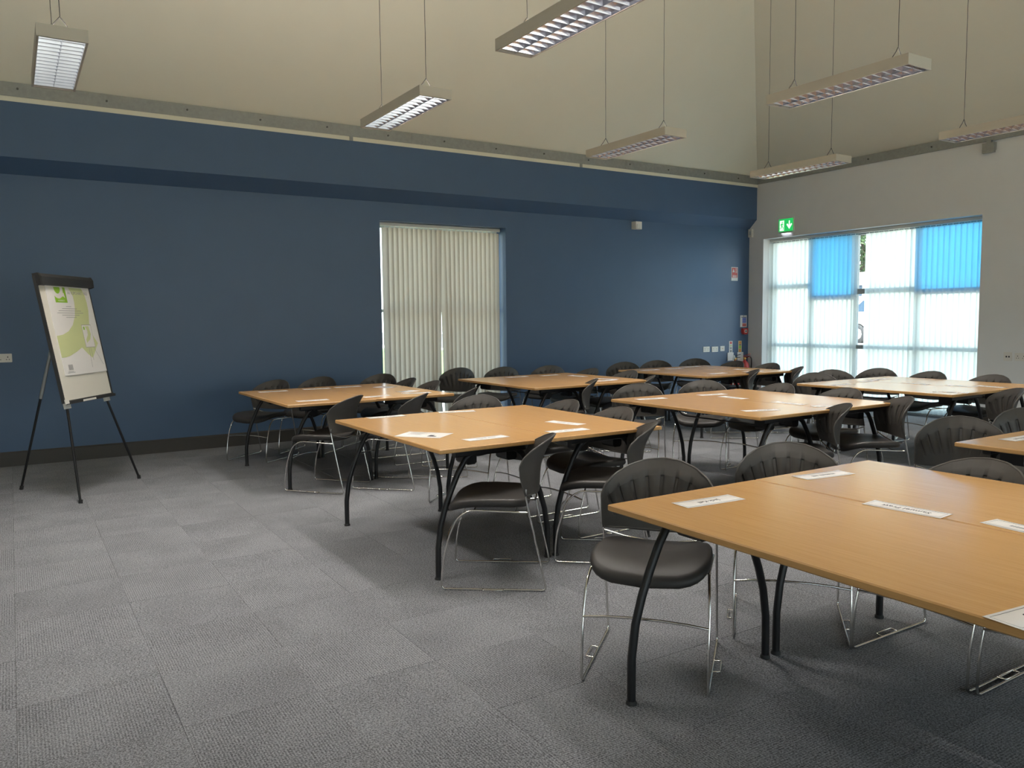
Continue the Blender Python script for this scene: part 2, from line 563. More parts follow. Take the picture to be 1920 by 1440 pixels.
# cream strip and steel eaves beams with bolts
ts = MB().box((X0, BH + 0.012, 3.60), (LX + 0.03, W + 0.3, 3.652))
struct(ts.build('trim_1', M['ceil']))
beam = struct(MB().box((X0, BH + 0.004, 3.652), (LX + 0.02, BH + 0.06, 3.785)).build('trim_2', M['steel']))
for k in range(15):
    bx = -0.6 + k * 0.78
    mb = MB()
    mb.tube([(bx, BH + 0.006, 3.715 + 0.012 * (k % 2)), (bx, BH - 0.008, 3.715 + 0.012 * (k % 2))], 0.011, 6)
    mb.build('bolt', M['bolt'], beam)
for bx in (0.42, 4.4, 7.9):
    MB().box((bx, BH - 0.001, 3.656), (bx + 0.32, BH + 0.005, 3.782)).build('splice_plate', M['steel'], beam)
struct(MB().box((3.58, BH, 3.60), (3.62, BH + 0.03, 3.655)).box((7.05, BH, 3.60), (7.09, BH + 0.03, 3.655)).build('trim_3', M['steel']))
beam2 = struct(MB().box((LX + 0.006, Y0, 3.655), (LX + 0.06, BH + 0.02, 3.785)).build('trim_4', M['steel']))
for k in range(7):
    by = 8.2 - k * 0.95
    MB().tube([(LX + 0.008, by, 3.72), (LX - 0.008, by, 3.72)], 0.011, 6).build('bolt', M['bolt'], beam2)
# ceiling: hipped, two slopes in view
SB = 0.98
SE = 0.82 * SB
cy0, cz0, cx1 = BH + 0.03, 3.785, LX + 0.03
ridge_y = (cy0 + Y0) / 2
rise = (cy0 - ridge_y) * SB
ridge_x = cx1 - rise / SE
rz = cz0 + rise
cv = [(X0 - 0.2, cy0, cz0), (cx1, cy0, cz0), (ridge_x, ridge_y, rz), (X0 - 0.2, ridge_y, rz), (X0 - 0.2, Y0, cz0), (cx1, Y0, cz0)]
cf = [(0, 1, 2, 3), (1, 5, 2), (4, 3, 2, 5)]
cm_ = MB().add(cv, [tuple(reversed(f)) for f in cf])
top = [(x, y, z + 0.25) for x, y, z in cv]
cm_.add(top, cf)
for a, b in ((0, 1), (1, 5), (5, 4), (4, 3), (3, 0)):
    cm_.add([cv[a], cv[b], top[b], top[a]], [(0, 1, 2, 3)])
struct(cm_.build('ceiling', M['ceil']))
def ceil_z(x, y):
    return min(cz0 + (cy0 - y) * SB, cz0 + (cx1 - x) * SE, cz0 + (y - Y0) * SB)
struct(MB().box((LX + 0.065, Y0, 3.66), (LX + 0.3, W + 0.3, 3.80)).box((X0, W, 3.652), (LX + 0.3, W + 0.3, 3.80)).build('trim_5', M['ceil']))

# ------------------------------------------------------------------ windows (frame, panes)
def bar(m_, a, b):
    return m_.box(a, b)
w1 = struct(MB().box((wx0, W + 0.23, 0), (wx0 + 0.05, W + 0.28, wz)).box((wx1 - 0.05, W + 0.23, 0), (wx1, W + 0.28, wz)).box((wx0 + 0.05, W + 0.23, wz - 0.06), (wx1 - 0.05, W + 0.28, wz)).box((wx0 + 0.05, W + 0.23, 0), (wx1 - 0.05, W + 0.28, 0.08)).build('window_1', M['frame']))
MB().box((4.91, W + 0.23, 0.08), (4.96, W + 0.28, wz - 0.06)).build('mullion', M['frame'], w1)
for a, b in ((wx0 + 0.05, 4.91), (4.96, wx1 - 0.05)):
    MB().box((a, W + 0.235, 1.54), (b, W + 0.275, 1.58)).build('transom', M['frame'], w1)
    for c, d in ((0.08, 1.54), (1.58, wz - 0.06)):
        MB().box((a, W + 0.252, c), (b, W + 0.258, d)).build('pane', M['glass'], w1)
fx0, fx1 = LX + 0.24, LX + 0.29
w2 = struct(MB().box((fx0, ey0, 0), (fx1, ey0 + 0.06, ez)).box((fx0, ey1 - 0.06, 0), (fx1, ey1, ez)).box((fx0, ey0 + 0.06, ez - 0.07), (fx1, ey1 - 0.06, ez)).box((fx0, ey0 + 0.06, 0), (fx1, ey1 - 0.06, 0.09)).build('window_2', M['frame']))
mul = [ey0 + 0.06, 6.60, 7.57, 8.37, ey1 - 0.06]
for y in mul[1:-1]:
    MB().box((fx0, y - 0.03, 0.09), (fx1, y + 0.03, ez - 0.07)).build('mullion', M['frame'], w2)
trz = [1.76, 1.80, 1.72, 1.92]
for k in range(4):
    a, b = mul[k] + (0.03 if k else 0), mul[k + 1] - (0.03 if k < 3 else 0)
    MB().box((fx0, a, trz[k] - 0.04), (fx1, b, trz[k] + 0.04)).build('transom', M['frame'], w2)
    MB().box((fx0, a, 0.92), (fx1, b, 0.98)).build('transom', M['frame'], w2)
    for c, d in ((0.09, 0.92), (0.98, trz[k] - 0.04), (trz[k] + 0.04, ez - 0.07)):
        bl = k in (0, 2) and c > 1.5
        o = MB().box((LX + 0.262, a, c), (LX + 0.268, b, d)).build('pane', M['blueglass'] if bl else M['glass'], w2)
        if bl: o['label'] = 'blue tinted upper pane'

for k, (a, b_) in enumerate(FILL_WINDOWS):
    wn = struct(MB().box((a, Y0 - 0.16, FZ0), (a + 0.06, Y0 - 0.1, FZ1)).box((b_ - 0.06, Y0 - 0.16, FZ0), (b_, Y0 - 0.1, FZ1)).box((a + 0.06, Y0 - 0.16, FZ1 - 0.06), (b_ - 0.06, Y0 - 0.1, FZ1)).box((a + 0.06, Y0 - 0.16, FZ0), (b_ - 0.06, Y0 - 0.1, FZ0 + 0.06)).build('window_%d' % (3 + k), M['frame']))  # unseen window, added to let fill light in
    MB().box((a + 0.06, Y0 - 0.133, FZ0 + 0.06), (b_ - 0.06, Y0 - 0.127, FZ1 - 0.06)).build('pane', M['glass'], wn)

# ------------------------------------------------------------------ vertical blinds
def vane_mesh(name, width, z0, z1, m_, lean=0.0):
    b = MB()
    n = 6
    vs = []
    for k in range(n + 1):
        t = (k / n - 0.5)
        y = 0.008 * math.cos(t * PI) + 0.003 * math.sin(t * 2 * PI)
        vs += [(t * width, y, z0), (t * width, y, z1)]
    b.add(vs, [(2 * k, 2 * k + 2, 2 * k + 3, 2 * k + 1) for k in range(n)], True)
    b.box((-0.006, 0.006, z1), (0.006, 0.010, z1 + 0.02))
    return b.mesh(name, m_)
# on the blue wall
bl1 = empty('vertical_blind', (0, W + 0.15, 0), 0, 'closed beige vertical blind in the blue wall window', 'blind')
MB().bbox((wx0 + 0.01, -0.022, wz - 0.045), (wx1 - 0.01, 0.022, wz - 0.002), 0.006, 0).build('headrail', M['rail'], bl1)
vm = vane_mesh('vane', 0.089, 0.03, wz - 0.065, M['vane_wall'])
nv = 25
for k in range(nv):
    x = wx0 + 0.132 + (wx1 - wx0 - 0.204) * k / (nv - 1)
    lean = {10: 0.5, 11: 1.05, 12: -0.95, 13: -0.45}.get(k, 0.0)
    x -= (wz - 0.065) * math.sin(math.radians(lean))
    o = mk('vane', vm, bl1, (x, 0, 0))
    o.rotation_euler = (0, 0.0, math.radians(-24 + random.uniform(-3, 3)))
    o.rotation_euler.y = math.radians(lean)
# on the end wall
bl2 = empty('vertical_blind', (LX + 0.17, 0, 0), 0, 'bright sheer vertical blind across the wide end wall window', 'blind')
MB().bbox((-0.022, ey0 + 0.01, ez - 0.05), (0.022, ey1 - 0.01, ez - 0.002), 0.006, 1).build('headrail', M['rail'], bl2)
vm2 = vane_mesh('vane', 0.092, 0.03, ez - 0.07, M['vane_end'])
ys = []
y = ey1 - 0.045
while y > ey0 + 0.03:
    if not 7.325 < y < 7.50:
        ys.append(y)
    y -= 0.078
for k, y in enumerate(ys):
    o = mk('vane', vm2, bl2, (0, y, 0))
    near = (y - ey0) / (ey1 - ey0)
    a = 90 + 33 + random.uniform(-9, 9) if near > 0.25 else 90 + 47 + random.uniform(-5, 5)
    o.rotation_euler = (math.radians(random.uniform(-0.15, 0.15)), 0, math.radians(a))

# ------------------------------------------------------------------ tables
TW, TL, TZ = 0.796, 1.60, 0.74      # one table: 0.8 x 1.6 m, two make a square
def table_meshes():
    ms = {}
    b = MB()
    r = 0.004
    # top with softened long edges; top surface and edge band
    hx, hy = TW / 2, TL / 2
    b.add([(-hx + r, -hy + r, TZ), (hx - r, -hy + r, TZ), (hx - r, hy - r, TZ), (-hx + r, hy - r, TZ)], [(0, 1, 2, 3)], False, 0)
    lo = TZ - 0.025
    rings = [(r, TZ), (0, TZ - r), (0, lo + r), (r, lo)]
    for (ra, za), (rb, zb) in zip(rings[:-1], rings[1:]):
        A = [(-hx + ra, -hy + ra, za), (hx - ra, -hy + ra, za), (hx - ra, hy - ra, za), (-hx + ra, hy - ra, za)]
        B = [(-hx + rb, -hy + rb, zb), (hx - rb, -hy + rb, zb), (hx - rb, hy - rb, zb), (-hx + rb, hy - rb, zb)]
        for k in range(4):
            b.add([A[k], A[(k + 1) % 4], B[(k + 1) % 4], B[k]], [(3, 2, 1, 0)], False, 1)
    b.add([(-hx + r, -hy + r, lo), (hx - r, -hy + r, lo), (hx - r, hy - r, lo), (-hx + r, hy - r, lo)], [(3, 2, 1, 0)], False, 1)
    ms['top'] = b.mesh('tabletop', [M['wood'], M['edge']])
    prof = [(0.03, 0.012), (0.03, 0.10), (0.031, 0.18), (0.049, 0.30), (0.080, 0.40), (0.120, 0.495), (0.163, 0.583), (0.21, 0.655), (0.25, 0.682), (0.30, 0.692)]
    for sx_ in (-1, 1):
        for sy in (-1, 1):
            y = sy * (TL / 2 - 0.10)
            pts = [(sx_ * (TW / 2 - p), y, z) for p, z in prof]
            ms['leg', sx_, sy] = MB().tube(pts, 0.0165, 10).mesh('leg', M['blackmetal'])
            ms['foot', sx_, sy] = MB().lathe([(0.021, 0.0), (0.021, 0.007), (0.017, 0.014)], 10, (sx_ * (TW / 2 - 0.03), y, 0)).mesh('foot', M['foot'])
    for sy in (-1, 1):
        y = sy * (TL / 2 - 0.10)
        ms['beam', sy] = MB().bbox((-0.26, y - 0.022, 0.672), (0.26, y + 0.022, 0.7145), 0.006, 0).mesh('cross_beam', M['blackmetal'])
        for sx_ in (-1, 1):
            xx = sx_ * 0.135
            ms['bracket', sx_, sy] = MB().bbox((xx - 0.035, y - sy * 0.085 - 0.06, 0.615), (xx + 0.035, y - sy * 0.085 + 0.06, 0.7145), 0.012, 1).mesh('fold_bracket', M['blackmetal'])
    ms['rail'] = MB().bbox((-0.03, -0.70, 0.68), (0.03, 0.70, 0.7145), 0.006, 1).mesh('centre_rail', M['blackmetal'])
    ms['rod'] = MB().tube(fillet([(0.135, -0.56, 0.66), (0.05, -0.40, 0.605), (0.05, 0.40, 0.605), (0.135, 0.56, 0.66)], 0.05), 0.006, 6).mesh('release_rod', M['blackmetal'])
    return ms
TM = table_meshes()
def make_table(x, y, rz, label):
    t = empty('folding_table', (x, y, 0), rz, label, 'table', 'beech tables pushed together in pairs')
    mk('tabletop', TM['top'], t)
    for sx_ in (-1, 1):
        for sy in (-1, 1):
            l = mk('leg', TM['leg', sx_, sy], t)
            mk('foot', TM['foot', sx_, sy], l)
            mk('fold_bracket', TM['bracket', sx_, sy], t)
    for sy in (-1, 1):
        mk('cross_beam', TM['beam', sy], t)
    mk('centre_rail', TM['rail'], t)
    mk('release_rod', TM['rod'], t)
    return t
h = 0.4
TABLES = [
    (2.250, 1.480, 0.0, 'beech table in front with three white name cards, one nearest the camera'),
    (3.056, 1.482, 0.1, 'beech table joined behind the front table, with a name card beside the seam'),
    (2.300, 4.560, 0.2, 'beech table with the loose A4 sheet, second from the front'),
    (3.100, 4.562, 0.0, 'beech table joined to the table that has the A4 sheet'),
    (2.305, 7.360, 0.6, 'beech table nearest the flipchart easel'),
    (3.102, 7.400, 0.8, 'beech table joined to the flipchart table, before the beige blind'),
    (4.735, 4.490, 0.4, 'beech table in the middle of the room, its near corner beside the front chairs'),
    (5.533, 4.492, 0.2, 'beech table joined to the middle table, on its window side'),
    (4.820, 7.410, 0.3, 'beech table standing before the right edge of the beige blind'),
    (5.620, 7.440, 0.0, 'beech table joined on, before the blue wall right of the beige blind'),
    (7.265, 7.430, 0.0, 'beech table at the far end, before the blue wall sockets'),
    (8.065, 7.432, 0.0, 'beech table in the far corner by the fire extinguishers'),
    (7.245, 4.550, 0.4, 'beech table reflecting the bright window, on its room side'),
    (8.045, 4.552, 0.2, 'beech table closest to the bright window'),
    (4.715, 1.540, 0.0, 'beech table whose corner shows at the right edge of the view'),
]
for x, y, a, lb in TABLES:
    make_table(x, y, math.radians(a), lb)

# ------------------------------------------------------------------ chairs
def interp(x, xs, fs):
    return float(np.interp(x, xs, fs))
def chair_meshes():
    ms = {}
    # moulded back with nine ribbed grooves
    us = [-1, -0.955]
    sl_ = [-0.8 + 0.2 * k for k in range(9)]
    grow = set()
    cols = [(-1.0, 0), (-0.95, 0)]
    for s_ in sl_:
        cols += [(s_ - 0.027, 0), (s_ - 0.021, 1), (s_ + 0.021, 1), (s_ + 0.027, 0)]
    cols += [(0.95, 0), (1.0, 0)]
    rows = [(0.0, 0), (0.12, 0), (0.27, 0), (0.30, 0.25), (0.45, 0.7), (0.60, 1), (0.768, 1), (0.78, 0), (0.88, 0), (0.96, 0), (1.0, 0)]
    zs = [0.49, 0.51, 0.60, 0.66, 0.72, 0.80]
    def surf(u, v):
        a = u * PI / 2
        tx, tz = 0.245 * math.sin(a), 0.655 + 0.147 * math.cos(a)
        bx = 0.245 * (0.78 * u + 0.22 * u ** 3)
        bz = 0.513 - 0.016 * (1 - u * u)
        x, z = bx + (tx - bx) * v, bz + (tz - bz) * v
        y = interp(z, zs, [-0.232, -0.235, -0.238, -0.248, -0.273, -0.325]) + interp(z, zs, [0.055, 0.058, 0.085, 0.10, 0.112, 0.12]) * (x / 0.245) ** 2
        return Vector((x, y, z))
    def nrm(u, v):
        e = 0.01
        a = surf(min(1, u + e), v) - surf(max(-1, u - e), v)
        c = surf(u, min(1, v + e)) - surf(u, max(0, v - e))
        n = c.cross(a)
        if n.length < 1e-9:
            return Vector((0, 1, 0))
        n.normalize()
        return n if n.y > 0 else -n
    b = MB()
    nc, nr = len(cols), len(rows)
    fr, bk = [], []
    for v, rv in rows:
        for u, cu_ in cols:
            p, n = surf(u, v), nrm(u, min(max(v, 0.02), 0.97))
            fr.append(p + n * (0.004 - 0.0062 * rv * cu_))
            bk.append(p - n * 0.0045)
    q = lambda i, j: i * nc + j
    fs = [(q(i, j), q(i, j + 1), q(i + 1, j + 1), q(i + 1, j)) for i in range(nr - 1) for j in range(nc - 1)]
    rec = lambda k: rows[k // nc][1] and cols[k % nc][1]
    o_ = len(b.v)
    for f in fs:
        b.f.append(tuple(reversed(f))); b.sm.append(not any(rec(k) for k in f)); b.mi.append(0)
    b.v += [tuple(p) for p in fr]
    b.add(bk, fs, True)
    loop = [q(0, j) for j in range(nc)] + [q(i, nc - 1) for i in range(1, nr)] + [q(nr - 1, j) for j in range(nc - 2, -1, -1)] + [q(i, 0) for i in range(nr - 2, 0, -1)]
    # rolled rim
    rim = [(fr[k] + bk[k]) / 2 for k in loop]
    b.tube(rim, 0.0062, 6, True)
    ms['back'] = b.mesh('backrest', M['shell'])
    # upholstered seat
    b = MB()
    n = 28
    def outl(k, s_):
        a = 2 * PI * k / n
        c, si = math.cos(a), math.sin(a)
        e = 0.40
        x = 0.242 * math.copysign(abs(c) ** e, c)
        y = (0.235 if si > 0 else 0.205) * math.copysign(abs(si) ** (0.56 if si > 0 else 0.42), si)
        x *= 1 - 0.06 * max(0, -y / 0.2)
        return x * s_, y * s_ + 0.018
    lay = [(0.0, 0.422), (0.72, 0.420), (0.93, 0.421), (0.985, 0.428), (1.0, 0.440), (0.992, 0.453), (0.965, 0.463), (0.90, 0.468), (0.6, 0.465), (0.3, 0.462), (0.0, 0.461)]
    vs = []
    for s_, z in lay:
        for k in range(n):
            x, y = outl(k, s_)
            zz = z + 0.026 * (x / 0.242) ** 2 - 0.036 * max(0.0, (y - 0.09) / 0.165) ** 2
            vs.append((x, y, zz))
    fs = []
    for i in range(len(lay) - 1):
        for k in range(n):
            k2 = (k + 1) % n
            fs.append((i * n + k, i * n + k2, (i + 1) * n + k2, (i + 1) * n + k))
    b.add(vs, [tuple(f) for f in fs], True)
    ms['seat'] = b.mesh('seat', M['seat'])
    # chrome sled: one bent rod per side
    rr = 0.0056
    for s_ in (-1, 1):
        x = s_ * 0.243
        pts = [(x - s_ * 0.003, -0.1795, 0.545), (x, -0.176, 0.512), (x, -0.201, 0.389), (x, -0.246, 0.177), (x, -0.282, rr), (x, 0.277, rr), (x, 0.272, 0.10), (x, 0.257, 0.204), (x, 0.229, 0.300), (x - s_ * 0.004, 0.192, 0.385), (x - s_ * 0.010, 0.125, 0.430), (x - s_ * 0.012, -0.184, 0.4175)]
        pts = fillet(pts, [0, 0.03, 0.04, 0.05, 0.025, 0.025, 0.03, 0.04, 0.04, 0.05, 0.06, 0], 3)
        ms['sled', s_] = MB().tube(pts, rr, 7).mesh('sled_leg', M['chrome'])
        cx_ = x + s_ * 0.0
        ms['clip', s_] = MB().tube(fillet([(cx_, 0.055, 0.0085), (cx_ + s_ * 0.032, 0.055, 0.012), (cx_ + s_ * 0.032, -0.055, 0.012), (cx_, -0.055, 0.0085)], 0.008, 2), 0.0032, 5).mesh('linking_clip', M['chrome'])
    bar_ = [(-0.243, 0.244, 0.256), (-0.16, 0.252, 0.268), (-0.06, 0.258, 0.275), (0.06, 0.258, 0.275), (0.16, 0.252, 0.268), (0.243, 0.244, 0.256)]
    ms['cross'] = MB().tube(bar_, 0.0050, 7).mesh('front_crossbar', M['chrome'])
    ms['rear'] = MB().tube([(-0.242, -0.178, 0.498), (-0.16, -0.200, 0.470), (-0.06, -0.218, 0.450), (0.06, -0.218, 0.450), (0.16, -0.200, 0.470), (0.242, -0.178, 0.498)], 0.0050, 7).mesh('rear_crossbar', M['chrome'])
    ms['pan'] = MB().tube([(-0.231, 0.10, 0.4235), (0.231, 0.10, 0.4235)], 0.0050, 7).tube([(-0.231, -0.12, 0.419), (0.231, -0.12, 0.419)], 0.0050, 7).mesh('seat_support', M['chrome'])
    return ms
CM = chair_meshes()
def make_chair(x, y, deg, label, grp):
    t = empty('cantilever_chair', (x, y, 0), math.radians(deg - 90), label, 'chair', grp)
    t.name = 'sled_chair'
    mk('seat', CM['seat'], t)
    mk('backrest', CM['back'], t)
    for s_ in (-1, 1):
        l = mk('sled_leg', CM['sled', s_], t)
        mk('linking_clip', CM['clip', s_], l)
    mk('front_crossbar', CM['cross'], t)
    mk('rear_crossbar', CM['rear'], t)
    mk('seat_support', CM['pan'], t)
    return t
def from_top(bx, by, deg):
    a = math.radians(deg)
    return bx * 1.029 + 0.325 * math.cos(a), by * 1.029 + 0.325 * math.sin(a)
G1, G2, G3, G4 = 'chairs around the front table', 'chairs around the table with the A4 sheet', 'chairs around the flipchart table', 'chairs around the middle table'
G5, G6, G7, G8 = 'chairs around the table before the beige blind', 'chairs around the far corner table', 'chairs around the table by the bright window', 'chairs behind the table at the view edge'
CH = [
    # x, y, facing degrees, direct?, label, group
    (2.203, 2.415, -140, 1, 'black chair facing us under the near corner of the front table', G1),
    (3.025, 2.388, -139, 1, 'black chair second along the far side of the front table', G1),
    (3.265, 1.785, 180, 1, 'black chair at the far right of the front table, slotted back rising over it', G1),
    (3.270, 1.265, 180, 1, 'black chair hidden by the front table, only its chrome runners showing beneath', G1),
    (2.238, 3.727, 143, 1, 'black chair seen side-on at the near edge of the A4 sheet table', G2),
    (3.23, 5.58, -140, 0, 'black chair behind the A4 sheet table, back showing before the beige blind', G2),
    (3.355, 4.95, 180, 1, 'black chair at the far right edge of the A4 sheet table, farther of two', G2),
    (3.330, 4.30, 180, 1, 'black chair at the right edge of the A4 sheet table, nearer its corner', G2),
    (3.010, 3.755, 140, 1, 'black chair with its seat under the near right corner of the A4 sheet table', G2),
    (2.195, 8.44, -142, 1, 'black chair between flipchart table and blue wall, nearest the flipchart', G3),
    (2.755, 8.55, -137, 1, 'black chair behind the flipchart table, second from the flipchart', G3),
    (3.63, 8.52, -142, 0, 'black chair behind the flipchart table, half against blue wall, half against blind', G3),
    (3.61, 7.69, 178, 0, 'black chair at the blind end of the flipchart table, farther of two', G3),
    (3.64, 7.19, 178, 0, 'black chair at the blind end of the flipchart table, nearer of two', G3),
    (2.262, 6.600, 131, 1, 'black chair seen side-on at the near edge of the flipchart table', G3),
    (2.775, 6.390, 136, 1, 'black chair beside it, second along the near edge of the flipchart table', G3),
    (3.54, 6.23, 140, 0, 'black chair seen from behind at the near right corner of the flipchart table', G3),
    (4.98, 5.64, -140, 0, 'black chair at the left far corner of the middle table', G4),
    (5.71, 5.54, -140, 0, 'black chair behind the middle table with its whole seat showing below', G4),
    (5.99, 4.81, 180, 0, 'black chair on the window side of the middle table, farther of two', G4),
    (6.00, 4.15, 180, 0, 'black chair on the window side of the middle table, nearer of two', G4),
    (4.93, 3.40, 140, 0, 'black chair at the near edge of the middle table, back turned to us', G4),
    (5.69, 3.42, 146, 0, 'black chair pulled out side-on at the near right of the middle table', G4),
    (4.86, 8.93, -140, 0, 'black chair in front of the beige blind, back wholly in view', G5),
    (5.38, 8.70, -140, 0, 'black chair before the right edge of the beige blind and blue reveal', G5),
    (6.00, 8.56, -140, 0, 'black chair against the blue wall just right of the beige blind', G5),
    (6.04, 7.69, 180, 0, 'black chair at the right end of the table before the beige blind, farther', G5),
    (6.13, 7.08, 180, 0, 'black chair at the right end of the table before the beige blind, nearer', G5),
    (5.75, 6.29, 140, 0, 'black chair at the near right corner of the table before the beige blind', G5),
    (5.01, 6.33, 146, 0, 'black chair seen edge-on at the near side of the table before the blind', G5),
    (7.24, 8.52, -140, 0, 'black chair at the left far corner of the far corner table', G6),
    (7.84, 8.52, -140, 0, 'black chair behind the far table, second along the blue wall', G6),
    (8.60, 8.52, -140, 0, 'black chair behind the far table, below the white wall sockets', G6),
    (8.55, 7.66, 180, 0, 'black chair in front of the fire extinguishers', G6),
    (8.48, 7.00, 180, 0, 'black chair before the left end of the bright window blind', G6),
    (7.35, 6.27, 142, 0, 'black chair edge-on at the near side of the far corner table', G6),
    (8.12, 6.26, 140, 0, 'black chair tilted against the bright blind at the far table', G6),
    (7.35, 5.50, -142, 0, 'black chair at the left corner of the table by the bright window', G7),
    (7.91, 5.70, -140, 0, 'black chair behind the window table, left of the bright blind gap', G7),
    (8.52, 5.50, -162, 0, 'black chair right beneath the open gap in the bright blind', G7),
    (8.46, 4.83, 180, 0, 'black chair before the right part of the bright window blind', G7),
    (8.42, 4.17, 180, 0, 'black chair before the grey end wall, under its sockets', G7),
    (7.02, 3.27, 140, 0, 'black chair cut by the right edge, in front of the window table', G7),
    (4.82, 2.58, -150, 0, 'black chair at the visible corner of the table on the view edge', G8),
    (5.58, 2.57, -140, 0, 'black chair at the view edge, behind the chair at that table corner', G8),
]
for x, y, a, direct, lb, g_ in CH:
    if not direct:
        x, y = from_top(x, y, a)
    make_chair(x, y, a, lb, g_)

# ------------------------------------------------------------------ name cards and sheets
def card_mesh(name, lx, ly, frame=True):
    b = MB()
    # paper with slight lift at the ends
    n = 6
    for k in range(n):
        x0, x1 = -lx / 2 + lx * k / n, -lx / 2 + lx * (k + 1) / n
        z0, z1 = [0.0006 + 0.004 * max(0, abs(v) / (lx / 2) - 0.55) ** 2 for v in (x0, x1)]
        b.add([(x0, -ly / 2, z0), (x1, -ly / 2, z1), (x1, ly / 2, z1), (x0, ly / 2, z0),
               (x0, -ly / 2, z0 + 0.0004), (x1, -ly / 2, z1 + 0.0004), (x1, ly / 2, z1 + 0.0004), (x0, ly / 2, z0 + 0.0004)],
              [(3, 2, 1, 0), (4, 5, 6, 7), (0, 1, 5, 4), (2, 3, 7, 6)], True)
    return b.mesh(name, M['paper'])
def border_mesh(lx, ly, m_=0.010, t=0.0016, z=0.00135):
    b = MB()
    x, y = lx / 2 - m_, ly / 2 - m_
    for a, c in (((-x, -y), (x, -y + t)), ((-x, y - t), (x, y)), ((-x, -y + t), (-x + t, y - t)), ((x - t, -y + t), (x, y - t))):
        b.box((a[0], a[1], z), (c[0], c[1], z + 0.0004))
    return b.mesh('border', M['greyink'])
def scribble_mesh(seed, lx):
    rnd = random.Random(seed)
    b = MB()
    x = -lx * 0.24
    while x < lx * 0.22:
        wd = rnd.uniform(0.004, 0.009)
        if rnd.random() > 0.15:
            b.box((x, -0.007, 0.00125), (x + wd, 0.005 + rnd.uniform(0, 0.006), 0.0016))
        x += wd + 0.0025
    return b.mesh('writing', M['greyink'])
CARD = card_mesh('paper', 0.28, 0.095)
BORD = border_mesh(0.28, 0.095)
SCR = [scribble_mesh(k, 0.28) for k in range(3)]
def make_card(x, y, deg, label, grp, words=None, size=0.03):
    t = mk('name_card', CARD, None, (x, y, TZ + 0.0002))
    t.rotation_euler = (0, 0, math.radians(deg))
    tag(t, label, 'name card', grp)
    mk('border', BORD, t)
    if words:
        text('writing', words, size, M['ink'], t, (0, 0, 0.0013), (0, 0, 0))
    else:
        mk('writing', SCR[int(x * 100) % 3], t)
    return t
C1, CG = 'name cards on the front table', 'name cards on the tables'
make_card(2.192, 2.100, -184, 'white name card reading Jack Kell on the front table', C1, 'Jack Kell', 0.030)
make_card(2.965, 2.170, -187, 'wavy glossy name card at the far corner of the front table', C1)
make_card(2.676, 1.615, 95, 'long white name card lying along the seam of the front tables', C1, 'Samuel Pratt', 0.034)
make_card(2.73, 1.225, -95, 'white name card by the seam, cut off by the right edge', C1)
make_card(1.985, 0.865, -6, 'white name card starting Syd at the right edge, nearest the camera', C1, 'Sydney', 0.036)
REST = [
    (2.32, 3.98, 3, 'white name card on the near edge of the A4 sheet table, left part'),
    (2.26, 5.30, 180, 'white name card on the far left edge of the A4 sheet table'),
    (2.82, 5.27, 164, 'white name card on the far edge of the A4 sheet table, slantwise'),
    (3.09, 4.25, -75, 'white name card on the right side of the A4 sheet table'),
    (2.89, 3.95, -3, 'white name card on the near right edge of the A4 sheet table'),
    (2.18, 7.93, 178, 'white name card on the flipchart table, far edge, nearest the flipchart'),
    (2.63, 7.95, 178, 'white name card on the flipchart table, middle of its far edge'),
    (2.97, 7.97, 180, 'white name card on the flipchart table, far edge, third from the flipchart'),
    (2.21, 6.80, -1, 'white name card on the near edge of the flipchart table, front of all there'),
    (3.24, 6.86, -10, 'white name card at the near right corner of the flipchart table'),
    (2.81, 6.80, 10, 'white name card on the near edge of the flipchart table by the seam'),
    (4.61, 5.09, 170, 'white name card at the far left corner of the middle table'),
    (5.28, 5.03, 171, 'white name card on the far edge of the middle table, beside the slanted one'),
    (5.22, 4.73, -93, 'white name card slanted behind on the middle table, toward its far edge'),
    (5.22, 4.15, -88, 'white name card at the window side of the middle table'),
    (4.66, 3.96, -20, 'white name card on the near edge of the middle table'),
    (5.29, 3.82, -40, 'white name card at the near seam of the middle table'),
    (5.12, 8.02, 178, 'white name card on the far edge of the table before the blind'),
    (5.58, 7.99, 187, 'white name card at the far right of the table before the blind'),
    (5.76, 7.66, -85, 'white name card beside it, turned sideways, table before the blind'),
    (5.73, 7.08, -63, 'white name card at the right end of the table before the blind'),
    (5.58, 6.90, 6, 'white name card on the near right edge of the table before the blind'),
    (7.16, 7.93, 175, 'white name card at the left end of the far corner table'),
    (7.60, 7.93, 180, 'white name card second along the far corner table'),
    (8.05, 8.06, 178, 'white name card at the far edge of the far corner table'),
    (7.33, 6.90, 1, 'white name card near the front of the far corner table'),
    (8.10, 7.18, -93, 'white name card at the window end of the far corner table'),
    (7.92, 6.86, -8, 'white name card at the near right of the far corner table'),
    (7.06, 4.97, 178, 'white name card at the left end of the window table'),
    (7.62, 5.06, 182, 'white name card on the far edge of the window table'),
    (7.93, 5.12, 180, 'white name card on the window table below the blind gap'),
    (7.70, 4.58, -100, 'white name card in the middle of the window table'),
    (7.76, 4.16, -89, 'white name card right of the middle on the window table'),
    (7.06, 3.88, -70, 'white name card at the near corner of the window table'),
    (7.90, 3.96, -97, 'white name card at the right end of the window table'),
    (4.73, 2.20, 178, 'white name card on the table corner at the view edge'),
]
for x, y, a, lb in REST:
    make_card(x, y, a, lb, CG)
sh = mk('paper_sheet', card_mesh('paper_sheet', 0.297, 0.21), None, (2.083, 4.315, TZ + 0.0002))
sh.rotation_euler = (0, 0, math.radians(-51))
tag(sh, 'loose A4 sheet lying at the left corner of the second table', 'paper')
b = MB()
for k in range(5):
    b.box((-0.11, 0.07 - k * 0.022, 0.00165), (-0.01 - 0.02 * (k % 2), 0.075 - k * 0.022, 0.0019))
b.build('print_lines', M['greyink'], sh)
